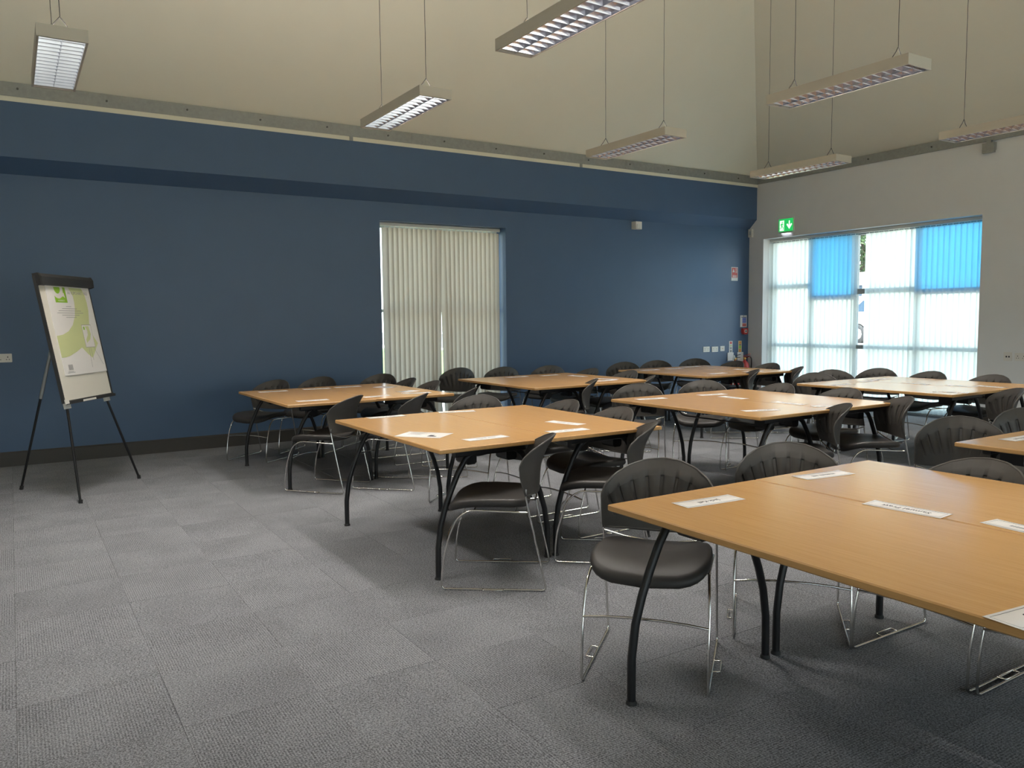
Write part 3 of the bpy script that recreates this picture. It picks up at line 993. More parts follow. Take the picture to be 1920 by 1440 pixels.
MB().box((0.045, -0.06, 0.00165), (0.075, 0.0, 0.002)).box((0.075, -0.06, 0.00165), (0.10, -0.035, 0.002)).build('print_block', M['ink'], sh)
lv = mk('paper_sheet', card_mesh('paper_sheet_far', 0.21, 0.148), None, (3.25, 7.08, TZ + 0.0002))
lv.rotation_euler = (0, 0, math.radians(25))
tag(lv, 'small printed sheet near the right corner of the flipchart table', 'paper')
b = MB()
for k in range(4):
    b.box((-0.08, 0.045 - k * 0.022, 0.00165), (0.05, 0.053 - k * 0.022, 0.0019))
b.build('print_lines', M['greyink'], lv)
lv = mk('paper_sheet', card_mesh('paper_sheet_glare', 0.21, 0.148), None, (3.27, 7.68, TZ + 0.0002))
lv.rotation_euler = (0, 0, math.radians(-60))
tag(lv, 'shiny printed sheet at the far right corner of the flipchart table', 'paper')
b = MB()
for k in range(4):
    b.box((-0.08, 0.045 - k * 0.022, 0.00165), (0.05, 0.053 - k * 0.022, 0.0019))
b.build('print_lines', M['greyink'], lv)

# ------------------------------------------------------------------ hanging louvre lights
LZ = 3.20
LWID, LLEN, LHT = 0.285, 1.25, 0.078
def lum_meshes():
    ms = {}
    b = MB()
    hx, hy = LWID / 2, LLEN / 2
    t = 0.012
    b.box((-hx, -hy, 0), (-hx + t, hy, LHT)).box((hx - t, -hy, 0), (hx, hy, LHT)).box((-hx + t, -hy, 0), (hx - t, -hy + t, LHT)).box((-hx + t, hy - t, 0), (hx - t, hy, LHT))
    b.box((-hx + t, -hy + t, LHT - 0.006), (-hx + 0.06, hy - t, LHT)).box((hx - 0.06, -hy + t, LHT - 0.006), (hx - t, hy - t, LHT)).box((-hx + 0.06, -hy + t, LHT - 0.006), (hx - 0.06, -hy + 0.12, LHT)).box((-hx + 0.06, hy - 0.12, LHT - 0.006), (hx - 0.06, hy - t, LHT))
    b.box((-0.03, -hy + 0.12, LHT - 0.03), (0.03, hy - 0.12, LHT))
    ms['housing'] = b.mesh('housing', M['housing'])
    ix, iy = hx - t - 0.002, hy - t - 0.002
    nb = 15
    b = MB()
    wd, th = 0.013, 0.0012
    b.add([(-ix, -wd, 0.046), (ix, -wd, 0.046), (ix, wd, 0.046), (-ix, wd, 0.046), (-ix, -th, 0.004), (ix, -th, 0.004), (ix, th, 0.004), (-ix, th, 0.004)],
          [(0, 1, 2, 3), (7, 6, 5, 4), (4, 5, 1, 0), (5, 6, 2, 1), (6, 7, 3, 2), (7, 4, 0, 3)])
    ms['blade'] = b.mesh('louvre_blade', M['louvre'])
    ms['ys'] = [-iy + 2 * iy * (k + 0.5) / nb for k in range(nb)]
    ms['spine'] = MB().prism([(-0.014, 0.05), (0, 0.003), (0.014, 0.05)], -iy, iy, lambda a, c, d: (a, d, c)).mesh('louvre_spine', M['louvre'])
    for s_ in (-1, 1):
        pr = [(ix, 0.003), (ix - 0.004, 0.020), (ix - 0.013, 0.036), (ix - 0.026, 0.050), (ix - 0.024, 0.054), (ix, 0.054)]
        pr = [(s_ * a, c) for a, c in pr]
        if s_ > 0: pr = pr[::-1]
        ms['refl', s_] = MB().prism(pr, -iy, iy, lambda a, c, d: (a, d, c)).mesh('side_reflector', M['louvre'])
        ms['tube', s_] = MB().tube([(s_ * 0.066, -iy + 0.03, 0.0635), (s_ * 0.066, iy - 0.03, 0.0635)], 0.007, 8).mesh('lamp_tube', M['tube'])
    return ms
LM = lum_meshes()
def lum(x, y, label, down=LAMP_DOWN, up=CEILING_FILL):
    t = empty('louvre_light', (x, y, LZ), 0, label, 'ceiling light', 'louvred lights hanging on wires')
    mk('housing', LM['housing'], t)
    for yy in LM['ys']:
        mk('louvre_blade', LM['blade'], t, (0, yy, 0))
    mk('louvre_spine', LM['spine'], t)
    for s_ in (-1, 1):
        mk('side_reflector', LM['refl', s_], t)
        mk('lamp_tube', LM['tube', s_], t)
    for s_ in (-1, 1):
        yy = s_ * (LLEN / 2 - 0.17)
        b = MB()
        top_ = ceil_z(x, y + yy) - LZ + 0.01
        k = 30
        pts = [(0.0012 * math.cos(i * 2.1), yy + 0.0012 * math.sin(i * 2.1), LHT + 0.11 + (top_ - LHT - 0.11) * i / k) for i in range(k + 1)]
        b.tube(pts, 0.0026, 4)
        b.tube([(-0.085, yy, LHT - 0.003), (-0.06, yy + 0.004, LHT + 0.03), (-0.03, yy - 0.003, LHT + 0.07), (0, yy, LHT + 0.11)], 0.0034, 5)
        b.tube([(0.085, yy, LHT - 0.003), (0.06, yy - 0.004, LHT + 0.03), (0.03, yy + 0.003, LHT + 0.07), (0, yy, LHT + 0.11)], 0.0034, 5)
        b.build('suspension_wire', M['wire'], t)
    for nm, pw, zz, rot, sp in (('lamp_glow', down, 0.056, 0, 118), ('ceiling_fill_light', up, LHT + 0.004, PI, 170)):  # the second, upward light is an added fill for the ceiling
        if pw <= 0: continue
        ld = bpy.data.lights.new(nm, 'AREA')
        ld.shape = 'RECTANGLE'
        ld.size = 0.20
        ld.size_y = LLEN - 0.12
        ld.energy = pw
        ld.color = (1.0, 0.94, 0.88)
        ld.spread = math.radians(sp)
        lo = mk(nm, ld, t, (0, 0, zz))
        lo.rotation_euler = (rot, 0, 0)
    return t
LUMS = [
    (0.37, 6.42, 'bright louvred light hanging above the flipchart'),
    (2.96, 6.42, 'louvred light hanging left of the beige blind'),
    (5.60, 6.47, 'louvred light hanging in front of the blue wall right of the beige blind'),
    (8.22, 6.46, 'louvred light hanging before the corner of the blue and grey walls'),
    (2.95, 4.00, 'largest louvred light, cut off by the top edge'),
    (5.60, 4.00, 'louvred light with white rim hanging highest on the right'),
    (8.22, 4.02, 'louvred light cut off by the right edge, above the bright window'),
    (0.37, 4.00, 'unseen louvred light added over the open carpet, above the top edge'),  # out of view, added for its light on the room
    (2.95, 1.55, 'unseen louvred light added right over the front table, above the top edge'),  # out of view, added to brighten the front table
]
for x, y, lb in LUMS:          # powers set by column to balance tables and ceiling; the upward fill is added
    lum(x, y, lb, LAMP_DOWN * (0.62 if y < 2 else 1.0 if x < 7 else 0.65), CEILING_FILL * (1.0 if x < 4 else 0.2 if x < 7 else 0.0))

# ------------------------------------------------------------------ flipchart easel
fcA, fcB = Vector((0.4006, 7.1374, 0)), Vector((0.9355, 7.9861, 0))
fm = (fcA + fcB) / 2
fc = empty('flipchart_easel', fm, math.atan2(fcB.y - fcA.y, fcB.x - fcA.x), 'flipchart easel with green and white pad standing by the blue wall', 'flipchart')
TA = math.radians(10.0)
sA, cA = math.sin(TA), math.cos(TA)
def bp_(x, t, o=0.0):
    return (x, t * sA - o * cA, t * cA + o * sA)
bx0, bx1, bt0, bt1 = -0.415, 0.365, 0.805, 1.845
def bpr(m_, x0, x1, t0, t1, o0, o1, mi=0):
    return m_.prism([(x0, t0), (x1, t0), (x1, t1), (x0, t1)], o0, o1, bp_, mi)
bpr(MB(), bx0 + 0.012, bx1 - 0.012, bt0 + 0.012, bt1 - 0.012, -0.010, 0.004).build('whiteboard', M['whiteboard'], fc)
b = MB()
bpr(b, bx0, bx0 + 0.017, bt0, bt1, -0.014, 0.010); bpr(b, bx1 - 0.017, bx1, bt0, bt1, -0.014, 0.010)
bpr(b, bx0 + 0.017, bx1 - 0.017, bt0, bt0 + 0.017, -0.014, 0.010); bpr(b, bx0 + 0.017, bx1 - 0.017, bt1 - 0.017, bt1, -0.014, 0.010)
b.build('board_frame', M['dark'], fc)
b = MB()
b.prism([(bt1 - 0.075, 0.006), (bt1 - 0.07, 0.034), (bt1 - 0.01, 0.040), (bt1 + 0.018, 0.028), (bt1 + 0.018, -0.014), (bt1 - 0.075, -0.012)], bx0 + 0.02, bx1 + 0.022, lambda t, o, x: bp_(x, t, o))
cl = b.build('pad_clamp', M['dark'], fc)
for xx in (bx0 + 0.02, bx1 + 0.022):
    b = MB(); b.prism([(bt1 - 0.078, 0.004), (bt1 - 0.073, 0.037), (bt1 - 0.01, 0.043), (bt1 + 0.021, 0.03), (bt1 + 0.021, -0.016), (bt1 - 0.078, -0.014)], xx - 0.012, xx + 0.012, lambda t, o, x: bp_(x, t, o))
    b.build('clamp_end', M['foot'], cl)
b = MB(); b.prism([(bt0 - 0.012, -0.012), (bt0 - 0.012, 0.026), (bt0 + 0.010, 0.030), (bt0 + 0.010, 0.026), (bt0 - 0.004, 0.022), (bt0 + 0.02, 0.010), (bt0 + 0.02, -0.012)], bx0 + 0.06, bx1 + 0.004, lambda t, o, x: bp_(x, t, o))
tr = b.build('pen_tray', M['dark'], fc)
bpr(MB(), -0.17, 0.03, bt0 - 0.009, bt0 + 0.007, 0.0262, 0.0315).build('tray_label', M['plastic'], tr)
for xx in (-0.33, 0.30):
    bpr(MB(), xx - 0.035, xx + 0.035, bt0 - 0.045, bt0 + 0.012, -0.035, -0.0125).build('leg_clamp', M['plastic'], fc)
bpr(MB(), bx0 + 0.002, bx0 + 0.06, bt0 - 0.006, bt0 + 0.03, 0.0105, 0.016).build('tray_clip', M['plastic'], fc)
for s_ in (-1, 1):
    xb = -0.33 if s_ < 0 else 0.30
    p0 = Vector((s_ * 0.50, 0.0, 0.008)); pb = Vector(bp_(xb, bt0 - 0.02, -0.026)); pt = Vector(bp_(s_ * 0.12, 1.66, -0.026))
    l = MB().tube([p0, pb], 0.0105, 8).tube([pb, pt], 0.0135, 8).build('leg', M['blackmetal'], fc)
    MB().tube([p0 + Vector((0, 0, -0.008)), p0 + Vector((-s_ * 0.006, 0, 0.022))], 0.016, 8).build('foot', M['foot'], l)
p0 = Vector((0.058, 0.819, 0.010)); pt = Vector(bp_(-0.01, 1.68, -0.04)); pm = p0.lerp(pt, 0.48)
l = MB().tube([p0, pm], 0.0105, 8).build('leg', M['blackmetal'], fc)
MB().tube([pm, pt], 0.0145, 8).build('outer_tube', M['alu'], l)['label'] = 'grey upper leg tube'
MB().tube([p0 + Vector((0, 0, -0.009)), p0 + Vector((0, -0.008, 0.022))], 0.016, 8).build('foot', M['foot'], l)
# pad
px0, pw_, pt0, ph_ = bx0 + 0.105, 0.655, 1.79, 0.765
pad = tag(bpr(MB(), px0, px0 + pw_, pt0 - ph_, pt0, 0.0045, 0.011).build('paper_pad', M['paper'], fc), None, None)
curl = MB(); curl.prism([(1.665, 0.0112), (1.652, 0.0112), (1.645, 0.0155), (1.66, 0.0165), (1.775, 0.013), (1.775, 0.0112)], px0 + 0.002, px0 + pw_ - 0.002, lambda t, o, x: bp_(x, t, o))
def U(u, v): return px0 + u * pw_, pt0 - v * ph_
def ppoly(name, pts, o0, o1, m_, par=pad):
    return MB().prism([U(u, v) for u, v in pts][::-1], o0, o1, bp_).build(name, m_, par)
pale = [(.51, .035), (.577, .13), (.575, .20), (.56, .26), (.52, .35), (.42, .454), (.287, .523), (.146, .557), (.004, .569), (.004, .805), (.10, .803), (.19, .793), (.365, .753), (.516, .707), (.57, .745), (.63, .787), (.72, .833), (.80, .775), (.866, .718), (.93, .67), (.85, .58), (.80, .50), (.845, .374), (.875, .29), (.88, .2), (.865, .11), (.815, .035)]
ppoly('green_swirl', pale, 0.0111, 0.0116, M['palegreen'])
ppoly('logo_square', [(.155, .035), (.42, .035), (.42, .205), (.155, .205)], 0.0117, 0.0121, M['green'])
c_ = lambda cu, cv, r, n=18: [(cu + r * math.cos(2 * PI * k / n), max(.036, cv + r * 0.86 * math.sin(2 * PI * k / n))) for k in range(n)]
ppoly('logo_ring', [(max(.10, u), v) for u, v in c_(.24, .055, .125)], 0.0122, 0.0125, M['paper'])
ppoly('logo_tail', [(.31, .08), (.375, .10), (.385, .155), (.345, .135), (.28, .15), (.27, .13)], 0.0122, 0.0125, M['paper'])
ppoly('logo_core', c_(.235, .05, .068), 0.0126, 0.0129, M['green'])
tx = lambda nm, s, size, u, v, m_, o=0.0120, al='CENTER': text(nm, s, size, m_, pad, bp_(*U(u, v), o), (math.radians(80), 0, 0), al)
tx('logo_lettering', 'CONNECT', 0.019, .285, .185, M['paper'], 0.0123)
tx('pad_title', 'A1 FLIPCHART PAD', 0.036, .70, .095, M['greyink'], 0.0120)
for k, (u, hw_) in enumerate(((.42, .06), (.43, .17), (.43, .26), (.43, .30), (.43, .20), (.43, .12))):
    ppoly('small_print', [(u - hw_, .245 + k * .024), (u + hw_, .245 + k * .024), (u + hw_, .250 + k * .024), (u - hw_, .250 + k * .024)], 0.0117, 0.0120, M['greyink'])
sm_ = [(.60, .46), (.86, .46), (.87, .72), (.62, .72)]
ppoly('picture_edge', [(.615, .452), (.845, .452), (.845, .712), (.615, .712)], 0.0117, 0.0120, M['greyink'])
ppoly('picture', [(.62, .457), (.84, .457), (.84, .707), (.62, .707)], 0.0121, 0.0123, M['paper'])
ppoly('picture_green', [(.70, .47), (.78, .47), (.80, .56), (.76, .62), (.66, .66), (.66, .62), (.72, .57), (.73, .52)], 0.0124, 0.0126, M['palegreen'])
ppoly('picture_logo', [(.645, .475), (.68, .475), (.68, .51), (.645, .51)], 0.0124, 0.0126, M['green'])
for a, c in (((.68, .715), (.66, .94)), ((.72, .715), (.73, .86)), ((.80, .715), (.95, .92))):
    ppoly('picture_leg', [(a[0], a[1]), (a[0] + .005, a[1]), (c[0] + .005, c[1]), c], 0.0117, 0.0120, M['greyink'])
for k in range(9):
    u = .10 + k * .0115
    ppoly('barcode_bar', [(u, .885), (u + (.008 if k % 3 else .005), .885), (u + (.008 if k % 3 else .005), .945), (u, .945)], 0.0117, 0.0120, M['greyink'])
ppoly('small_print', [(.08, .958), (.20, .958), (.20, .963), (.08, .963)], 0.0117, 0.0120, M['greyink'])
ppoly('small_print', [(.06, .970), (.23, .970), (.23, .975), (.06, .975)], 0.0117, 0.0120, M['greyink'])

# ------------------------------------------------------------------ things on the walls
RE = -PI / 2          # facing for things on the end wall
def wallbox(m_, x0, x1, z0, z1, d0, d1, mi=0):
    """box on a wall: d0..d1 stands out towards the room (local -y)"""
    return m_.box((x0, -d1, z0), (x1, -d0, z1), mi)
def wpoly(m_, pts, d0, d1):
    return m_.prism(pts, d0, d1, lambda a, c, d: (a, -d, c))
# exit sign
ex = empty('exit_sign', (LX, 8.677, 2.905), RE, 'green running man exit sign above the bright window', 'sign')
wallbox(MB(), -0.11, 0.15, -0.10, 0.12, 0.0, 0.018).build('back_box', M['plastic'], ex)
wallbox(MB(), -0.137, 0.137, -0.092, 0.108, 0.026, 0.032).build('sign_panel', M['signgreen'], ex)
wallbox(MB(), -0.10, 0.12, 0.0, 0.08, 0.018, 0.026).build('panel_mount', M['plastic'], ex)
wallbox(MB(), -0.115, -0.030, -0.082, 0.082, 0.0325, 0.034).build('doorway_symbol', M['signwhite'], ex)
b = MB()
wpoly(b, [(-0.062 + 0.011 * math.cos(k * PI / 4), 0.055 + 0.011 * math.sin(k * PI / 4)) for k in range(8)], 0.0345, 0.036)
for p in ([(-0.085, 0.035), (-0.058, 0.042), (-0.062, -0.012), (-0.082, -0.008)], [(-0.06, 0.040), (-0.034, 0.012), (-0.040, 0.006), (-0.064, 0.026)], [(-0.083, 0.034), (-0.108, 0.008), (-0.103, 0.002), (-0.078, 0.02)],
          [(-0.064, -0.008), (-0.036, -0.032), (-0.042, -0.07), (-0.051, -0.07), (-0.048, -0.036), (-0.076, -0.014)], [(-0.082, -0.006), (-0.066, -0.014), (-0.088, -0.048), (-0.112, -0.052), (-0.112, -0.042), (-0.094, -0.040)]):
    wpoly(b, p[::-1], 0.0345, 0.036)
b.build('running_man', M['signgreen'], ex)
b = MB(); wpoly(b, [(0.063, 0.072), (0.063, 0.0), (0.035, 0.028), (0.018, 0.012), (0.073, -0.062), (0.128, 0.012), (0.111, 0.028), (0.083, 0.0), (0.083, 0.072)], 0.0325, 0.034)
b.build('down_arrow', M['signwhite'], ex)
wallbox(MB(), -0.15, 0.15, -0.125, -0.113, 0.0, 0.045).build('lamp_tray', M['plastic'], ex)
wallbox(MB(), -0.075, 0.085, -0.131, -0.1255, 0.006, 0.040).build('lamp_strip', M['led'], ex)
# small sounder box in the corner of the end wall
sb = empty('wall_sounder', (LX, 9.405, 2.848), RE, 'small white box high on the grey wall beside the blue corner', 'box')
wallbox(MB(), -0.035, 0.035, -0.068, 0.068, 0.0, 0.045).build('body', M['plastic'], sb)
wallbox(MB(), -0.012, 0.020, -0.03, 0.03, 0.0455, 0.048).build('grille', M['alu'], sb)
# pir on the blue wall
pr_ = empty('motion_sensor', (8.222, W, 2.842), 0, 'small white motion sensor box under the blue ledge', 'sensor')
MB().prism([(-0.075, 0.0), (0.075, 0.0), (0.06, -0.085), (-0.06, -0.085)][::-1], -0.055, 0.06).build('body', M['plastic'], pr_)
MB().prism([(-0.045, -0.086), (0.045, -0.086), (0.035, -0.096), (-0.035, -0.096)][::-1], -0.045, 0.02).build('lens', M['rail'], pr_)
# bracket box on the ledge of the end wall
bk = empty('beam_bracket', (LX + 0.02, 5.53, 3.56), RE, 'small grey box bracket under the end wall beam', 'bracket')
wallbox(MB(), -0.075, 0.075, -0.06, 0.065, 0.0, 0.06).build('body', M['steel'], bk)
wallbox(MB(), -0.03, 0.03, 0.065, 0.10, 0.005, 0.05).build('stem', M['steel'], bk)
# fire point sign
fs = empty('fire_sign', (10.425, W, 2.157), 0, 'red and white fire point sign high on the blue wall', 'sign')
wallbox(MB(), -0.08, 0.08, -0.115, 0.115, 0.0, 0.004).build('backing', M['paper'], fs)
wallbox(MB(), -0.068, 0.068, -0.062, 0.103, 0.0045, 0.0055).build('red_panel', M['red'], fs)
b = MB(); wpoly(b, [(-0.052, 0.028), (0.0, 0.028), (-0.026, 0.088)], 0.006, 0.007); b.build('white_symbol', M['paper'], fs)
for k in range(4):
    wallbox(MB(), 0.018, 0.058, 0.082 - k * 0.022, 0.092 - k * 0.022, 0.006, 0.007).build('lettering', M['paper'], fs)
for k in range(2):
    wallbox(MB(), -0.05, 0.05, -0.032 - k * 0.02, -0.022 - k * 0.02, 0.006, 0.007).build('lettering', M['paper'], fs)
# fire action notice
fa = empty('fire_notice', (10.660, W, 1.357), 0, 'blue, white and red action notice near the room corner', 'sign')
wallbox(MB(), -0.08, 0.08, -0.10, 0.10, 0.0, 0.004).build('backing', M['paper'], fa)
for z0, z1, c in ((0.062, 0.074, 'greyink'), (0.045, 0.060, 'blueprint'), (0.020, 0.039, 'blueprint'), (-0.008, 0.014, 'blueprint'), (-0.030, -0.014, 'blueprint'), (-0.062, -0.042, 'red'), (-0.088, -0.068, 'red')):
    wallbox(MB(), -0.03 if z0 < 0.06 else -0.06, 0.066, z0, z1, 0.0045, 0.0055).build('notice_band', M[c], fa)
b = MB(); wpoly(b, [(0.0 + 0.008 * math.cos(k * PI / 4), 0.086 + 0.008 * math.sin(k * PI / 4)) for k in range(8)], 0.0045, 0.0055); b.build('notice_dot', M['ink'], fa)
# call point
cp = empty('call_point', (10.668, W, 1.185), 0, 'round cornered red break glass call point below the action notice', 'alarm')
b = MB(); wpoly(b, [(-0.06, 0.05), (-0.06, -0.02), (-0.035, -0.055), (0.035, -0.055), (0.06, -0.02), (0.06, 0.05)], 0.0, 0.05); b.build('housing', M['red'], cp)
wallbox(MB(), -0.03, 0.03, -0.022, 0.026, 0.051, 0.053).build('glass_plate', M['plastic'], cp)
wallbox(MB(), -0.02, 0.02, -0.010, 0.012, 0.0535, 0.055).build('press_mark', M['ink'], cp)
# identification strips and white tags of the extinguishers
for i, (x, lb, cols_) in enumerate(((10.355, 'narrow white and pink extinguisher strip sign, left of the two', ('paper', 'red', 'paper', 'signless', 'paper')), (10.580, 'narrow cream and green extinguisher strip sign, right of the two', ('cream', 'ink', 'green', 'cream', 'red')))):
    st = empty('extinguisher_strip', (x, W, 0.918), 0, lb, 'sign', 'extinguisher strip signs')
    wallbox(MB(), -0.041, 0.041, -0.103, 0.105, 0.0, 0.004).build('backing', M['paper' if i == 0 else 'cream'], st)
    bands = [(0.055, 0.095, 'red'), (0.012, 0.04, 'palegreen'), (-0.03, -0.002, 'greyink'), (-0.085, -0.045, 'greyink')] if i == 0 else [(0.05, 0.095, 'orange'), (0.028, 0.044, 'ink'), (-0.028, 0.022, 'green'), (-0.09, -0.034, 'orange')]
    for z0, z1, c in bands:
        wallbox(MB(), -0.024, 0.024, z0, z1, 0.0045, 0.0055).build('strip_band', M[c], st)
for i, (x, lb) in enumerate(((10.345, 'red fire extinguisher by the wall, left of the two, hose curling over it'), (10.585, 'red fire extinguisher by the wall, right of the two, nearest the corner'))):
    fe = empty('fire_extinguisher', (x, W - 0.105, 0.13), 0, lb, 'fire extinguisher', 'fire extinguishers in the corner')
    MB().lathe([(0.070, 0.0), (0.078, 0.012), (0.078, 0.45), (0.070, 0.50), (0.045, 0.535), (0.024, 0.55), (0.02, 0.57)], 18).build('cylinder', M['red'], fe)
    MB().lathe([(0.020, 0.57), (0.024, 0.575), (0.024, 0.605), (0.016, 0.615)], 10).tube([(0, 0, 0.60), (0.03, -0.02, 0.60)], 0.013, 8).build('valve', M['brass'], fe)
    b = MB(); b.box((-0.012, -0.11, 0.618), (0.012, 0.02, 0.628)); b.add([(-0.012, -0.12, 0.668), (0.012, -0.12, 0.668), (0.012, 0.02, 0.634), (-0.012, 0.02, 0.634), (-0.012, -0.12, 0.676), (0.012, -0.12, 0.676), (0.012, 0.02, 0.642), (-0.012, 0.02, 0.642)], [(3, 2, 1, 0), (4, 5, 6, 7), (0, 1, 5, 4), (1, 2, 6, 5), (2, 3, 7, 6), (3, 0, 4, 7)])
    b.build('handle', M['red' if i else 'dark'], fe)
    pts = [(0.02, -0.02, 0.60), (0.06, -0.04, 0.64), (0.10, -0.06, 0.60), (0.105, -0.06, 0.50), (0.095, -0.05, 0.30), (0.09, -0.045, 0.16)]
    if i == 0: pts = [(-p[0], p[1], p[2] + (0.02 if k in (1, 2) else 0)) for k, p in enumerate(pts)]
    MB().tube(fillet(pts, 0.04, 3), 0.011, 8).build('hose', M['plastic' if i == 0 else 'foot'], fe)
    wallbox(MB(), -0.072, 0.072, 0.54 if i else 0.56, 0.698, -0.1, -0.094).build('information_tag', M['paper'], fe)
    wallbox(MB(), -0.03, 0.03, 0.30, 0.48, -0.104, -0.074).build('wall_bracket', M['red'], fe)
    wallbox(MB(), -0.05, 0.05, 0.20, 0.38, 0.074, 0.0795).build('body_label', M['cream'], fe)
# sockets
def socket(name, loc, rz, w_, h_, label, kind, grp=None):
    s_ = empty(name, loc, rz, label, 'socket', grp)
    b = MB()
    b.bbox((-w_ / 2, -0.009, -h_ / 2), (w_ / 2, 0, h_ / 2), 0.004, 1)
    b.build('plate', M['plastic'], s_)
    hs = [-w_ / 4, w_ / 4] if kind == 'double' else [0]
    if kind == 'data':
        for dx in (-0.016, 0.016):
            wallbox(MB(), dx - 0.009, dx + 0.009, -0.012, 0.008, 0.0092, 0.0105).build('data_port', M['dark'], s_)
    elif kind == 'blank':
        wallbox(MB(), -0.006, 0.008, -0.008, 0.008, 0.0092, 0.012).build('switch', M['orange'], s_)
    else:
        for dx in hs:
            b = MB()
            wallbox(b, dx - 0.004, dx + 0.004, 0.003, 0.016, 0.0092, 0.010); wallbox(b, dx - 0.016, dx - 0.008, -0.019, -0.012, 0.0092, 0.010); wallbox(b, dx + 0.008, dx + 0.016, -0.019, -0.012, 0.0092, 0.010)
            b.build('pin_holes', M['dark'], s_)
            wallbox(MB(), dx * 0.35 - 0.006, dx * 0.35 + 0.006, 0.015, 0.03, 0.0092, 0.0125).build('switch', M['plastic'], s_)
    return s_
socket('wall_socket', (-0.075, W, 1.098), 0, 0.146, 0.086, 'white double wall socket left of the flipchart, at the picture edge', 'double')
socket('wall_socket', (9.772, W, 0.899), 0, 0.146, 0.09, 'white double socket on the blue wall, left of three', 'double', 'white sockets on the blue wall')
socket('wall_socket', (9.972, W, 0.894), 0, 0.146, 0.09, 'white double socket on the blue wall, middle of three', 'double', 'white sockets on the blue wall')
socket('wall_switch', (10.150, W, 0.901), 0, 0.10, 0.086, 'white plate with an orange switch, right of three on the blue wall', 'blank', 'white sockets on the blue wall')
socket('data_outlet', (LX, 5.205, 0.889), RE, 0.10, 0.112, 'cream data outlet on the grey end wall, left of the pair', 'data')
socket('wall_socket', (LX, 5.05, 0.889), RE, 0.146, 0.10, 'white double socket on the grey end wall at the right edge', 'double')

# ------------------------------------------------------------------ outside
g_ = MB().box((-60, -60, -0.6), (120, 120, -0.16))
struct(g_.build('ground', M['paving']))
# raised car park behind a low wall
struct(MB().box((21.0, -30, -0.2), (21.25, 70, 0.62)).build('wall_outside', M['brickwall']))
struct(MB().box((21.25, -30, -0.2), (60, 70, 0.52)).build('ground', M['paving']))
def car(x, y, z, rz, label):
    c = empty('car', (x, y, z), rz, label, 'car')
    body = [(-2.05, 0.30), (-2.08, 0.62), (-1.95, 0.86), (-1.0, 0.98), (1.75, 1.0), (2.0, 0.92), (2.05, 0.55), (2.0, 0.28)]
    arch = lambda cx: [(cx + 0.36 * math.cos(a), 0.31 + 0.36 * math.sin(a)) for a in [PI * k / 8 for k in range(9)]]
    lower = [(2.0, 0.28)] + [p for p in arch(1.27)] + [p for p in arch(-1.30)] + [(-2.05, 0.30)]
    poly = body[1:-1] + lower
    fr = lambda a, b_, d: (a, d, b_)
    MB().prism(poly[::-1], -0.85, 0.85, fr).build('body', M['carpaint'], c)
    cab = [(-1.15, 0.97), (-0.35, 1.42), (0.2, 1.50), (1.3, 1.46), (1.85, 0.98)]
    b = MB()
    n = len(cab)
    for s_ in (-1, 1):
        pass
    vs = [(a, -0.80 if b_ < 1 else -0.62, b_) for a, b_ in cab] + [(a, 0.80 if b_ < 1 else 0.62, b_) for a, b_ in cab]
    b.add(vs, [tuple(range(n)), tuple(reversed(range(n, 2 * n)))] + [(k, n + k, n + (k + 1) % n, (k + 1) % n) for k in range(n)])
    b.build('cabin', M['carpaint'], c)
    for s_ in (-1, 1):
        for q in ([(-0.86, 1.03), (-0.32, 1.36), (0.18, 1.42), (0.18, 1.03)], [(0.28, 1.03), (0.28, 1.42), (1.2, 1.39), (1.55, 1.03)]):
            pts = [(a, s_ * (0.80 - (b_ - 0.97) * 0.36 + 0.006), b_) for a, b_ in q]
            pts2 = [(a, s_ * (0.80 - (b_ - 0.97) * 0.36 - 0.01), b_) for a, b_ in q]
            m_ = MB(); m_.add(pts + pts2, [(0, 1, 2, 3), (7, 6, 5, 4)] + [(k, (k + 1) % 4, 4 + (k + 1) % 4, 4 + k) for k in range(4)])
            m_.build('side_window', M['carglass'], c)
        for xx in (1.27, -1.30):
            wl = MB().lathe([(0.18, -0.10), (0.30, -0.10), (0.315, -0.07), (0.315, 0.07), (0.30, 0.10), (0.18, 0.10)], 20).build('wheel', M['tyre'], c, (xx, s_ * 0.76, 0.315))
            wl.rotation_euler = (PI / 2, 0, 0)
            MB().lathe([(0.03, -0.105), (0.10, -0.112), (0.19, -0.104), (0.19, 0.104), (0.10, 0.112), (0.03, 0.105)], 10).build('hubcap', M['alu'], wl)
    m_ = MB(); m_.add([(-1.12, -0.7, 1.0), (-1.12, 0.7, 1.0), (-0.42, 0.58, 1.395), (-0.42, -0.58, 1.395)], [(0, 1, 2, 3)]); m_.add([(-1.13, -0.7, 1.012), (-1.13, 0.7, 1.012), (-0.43, 0.58, 1.407), (-0.43, -0.58, 1.407)], [(3, 2, 1, 0)])
    m_.build('windscreen', M['carglass'], c)
    for s_ in (-1, 1):
        MB().cbox((-2.0, s_ * 0.62, 0.70), (0.07, 0.15, 0.07)).build('headlamp', M['plastic'], c)
        MB().cbox((1.99, s_ * 0.66, 0.78), (0.06, 0.12, 0.09)).build('tail_lamp', M['red'], c)
    return c
car(24.0, 14.55, 0.52, math.radians(90), 'white car parked outside, seen through the gap in the bright blind')
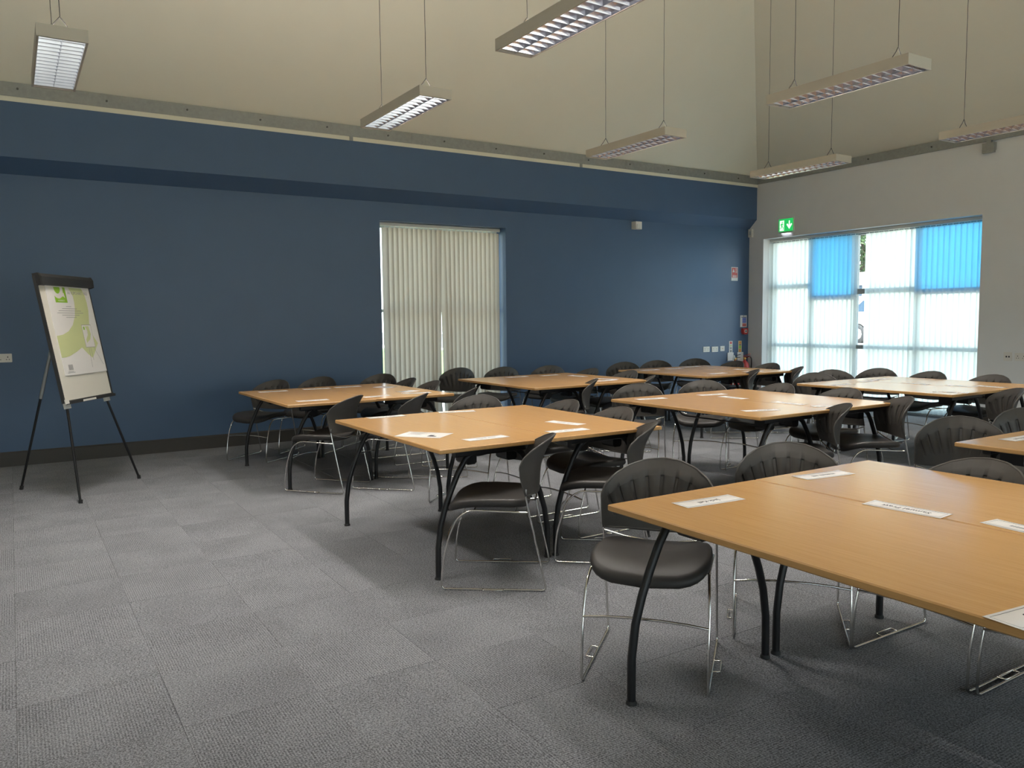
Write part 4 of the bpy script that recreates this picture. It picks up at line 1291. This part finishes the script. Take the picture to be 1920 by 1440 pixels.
# white outbuilding with a dark window strip
ob = empty('outbuilding', (34.0, 18.0, 0.5), 0, 'white flat roofed building far outside beyond the parked car', 'building')
MB().box((0, -14, 0), (6, 12, 2.62)).build('wall', M['render'], ob)
MB().box((-0.25, -14.3, 2.62), (6.2, 12.3, 2.95)).build('roof_edge', M['render'], ob)
for k in range(6):
    y_ = -11 + k * 4
    MB().box((-0.05, y_, 1.85), (0.02, y_ + 3.2, 2.35)).build('window', M['carglass'], ob)
def tree(x, y, z, h_, r_, label, seed):
    rnd = random.Random(seed)
    t = empty('tree', (x, y, z), 0, label, 'tree', 'trees beyond the car park')
    MB().tube([(0, 0, 0), (0.05, 0.03, h_ * 0.3), (0.0, 0.1, h_ * 0.62)], [0.22, 0.17, 0.08], 8).build('trunk', M['bark'], t)
    b = MB()
    cl_ = [(rnd.uniform(-1, 1) * r_ * 0.6, rnd.uniform(-1, 1) * r_ * 0.6, h_ * rnd.uniform(0.30, 0.88), rnd.uniform(0.35, 0.6) * r_) for _ in range(14)]
    for k in range(4500):
        cx_, cy_, cz_, cr = cl_[k % 14]
        d = Vector((rnd.gauss(0, 1), rnd.gauss(0, 1), rnd.gauss(0, 1))).normalized() * cr * rnd.uniform(0.6, 1.05)
        p = Vector((cx_, cy_, cz_)) + d
        a = Vector((rnd.gauss(0, 1), rnd.gauss(0, 1), rnd.gauss(0, 1))).normalized()
        e = a.cross(d).normalized()
        s_ = rnd.uniform(0.10, 0.2)
        b.add([p - a * s_, p + e * s_ * 0.5, p + a * s_, p - e * s_ * 0.5], [(0, 1, 2, 3)])
    tag(b.build('foliage', M['leaf'], t), None, None, None, 'stuff')
tree(45.0, 30.4, 0.5, 11, 4.2, 'green tree seen through the gap in the bright blind', 1)
tree(47.0, 39.0, 0.5, 10, 4.0, 'green tree farther left behind the bright blind', 2)
tree(46.0, 13.0, 0.5, 10.5, 4.0, 'green tree farther right behind the bright blind', 3)
# verge outside the blue wall window
struct(MB().box((-20, 16.0, -0.2), (18, 40, -0.05)).build('verge', M['grasslike']))
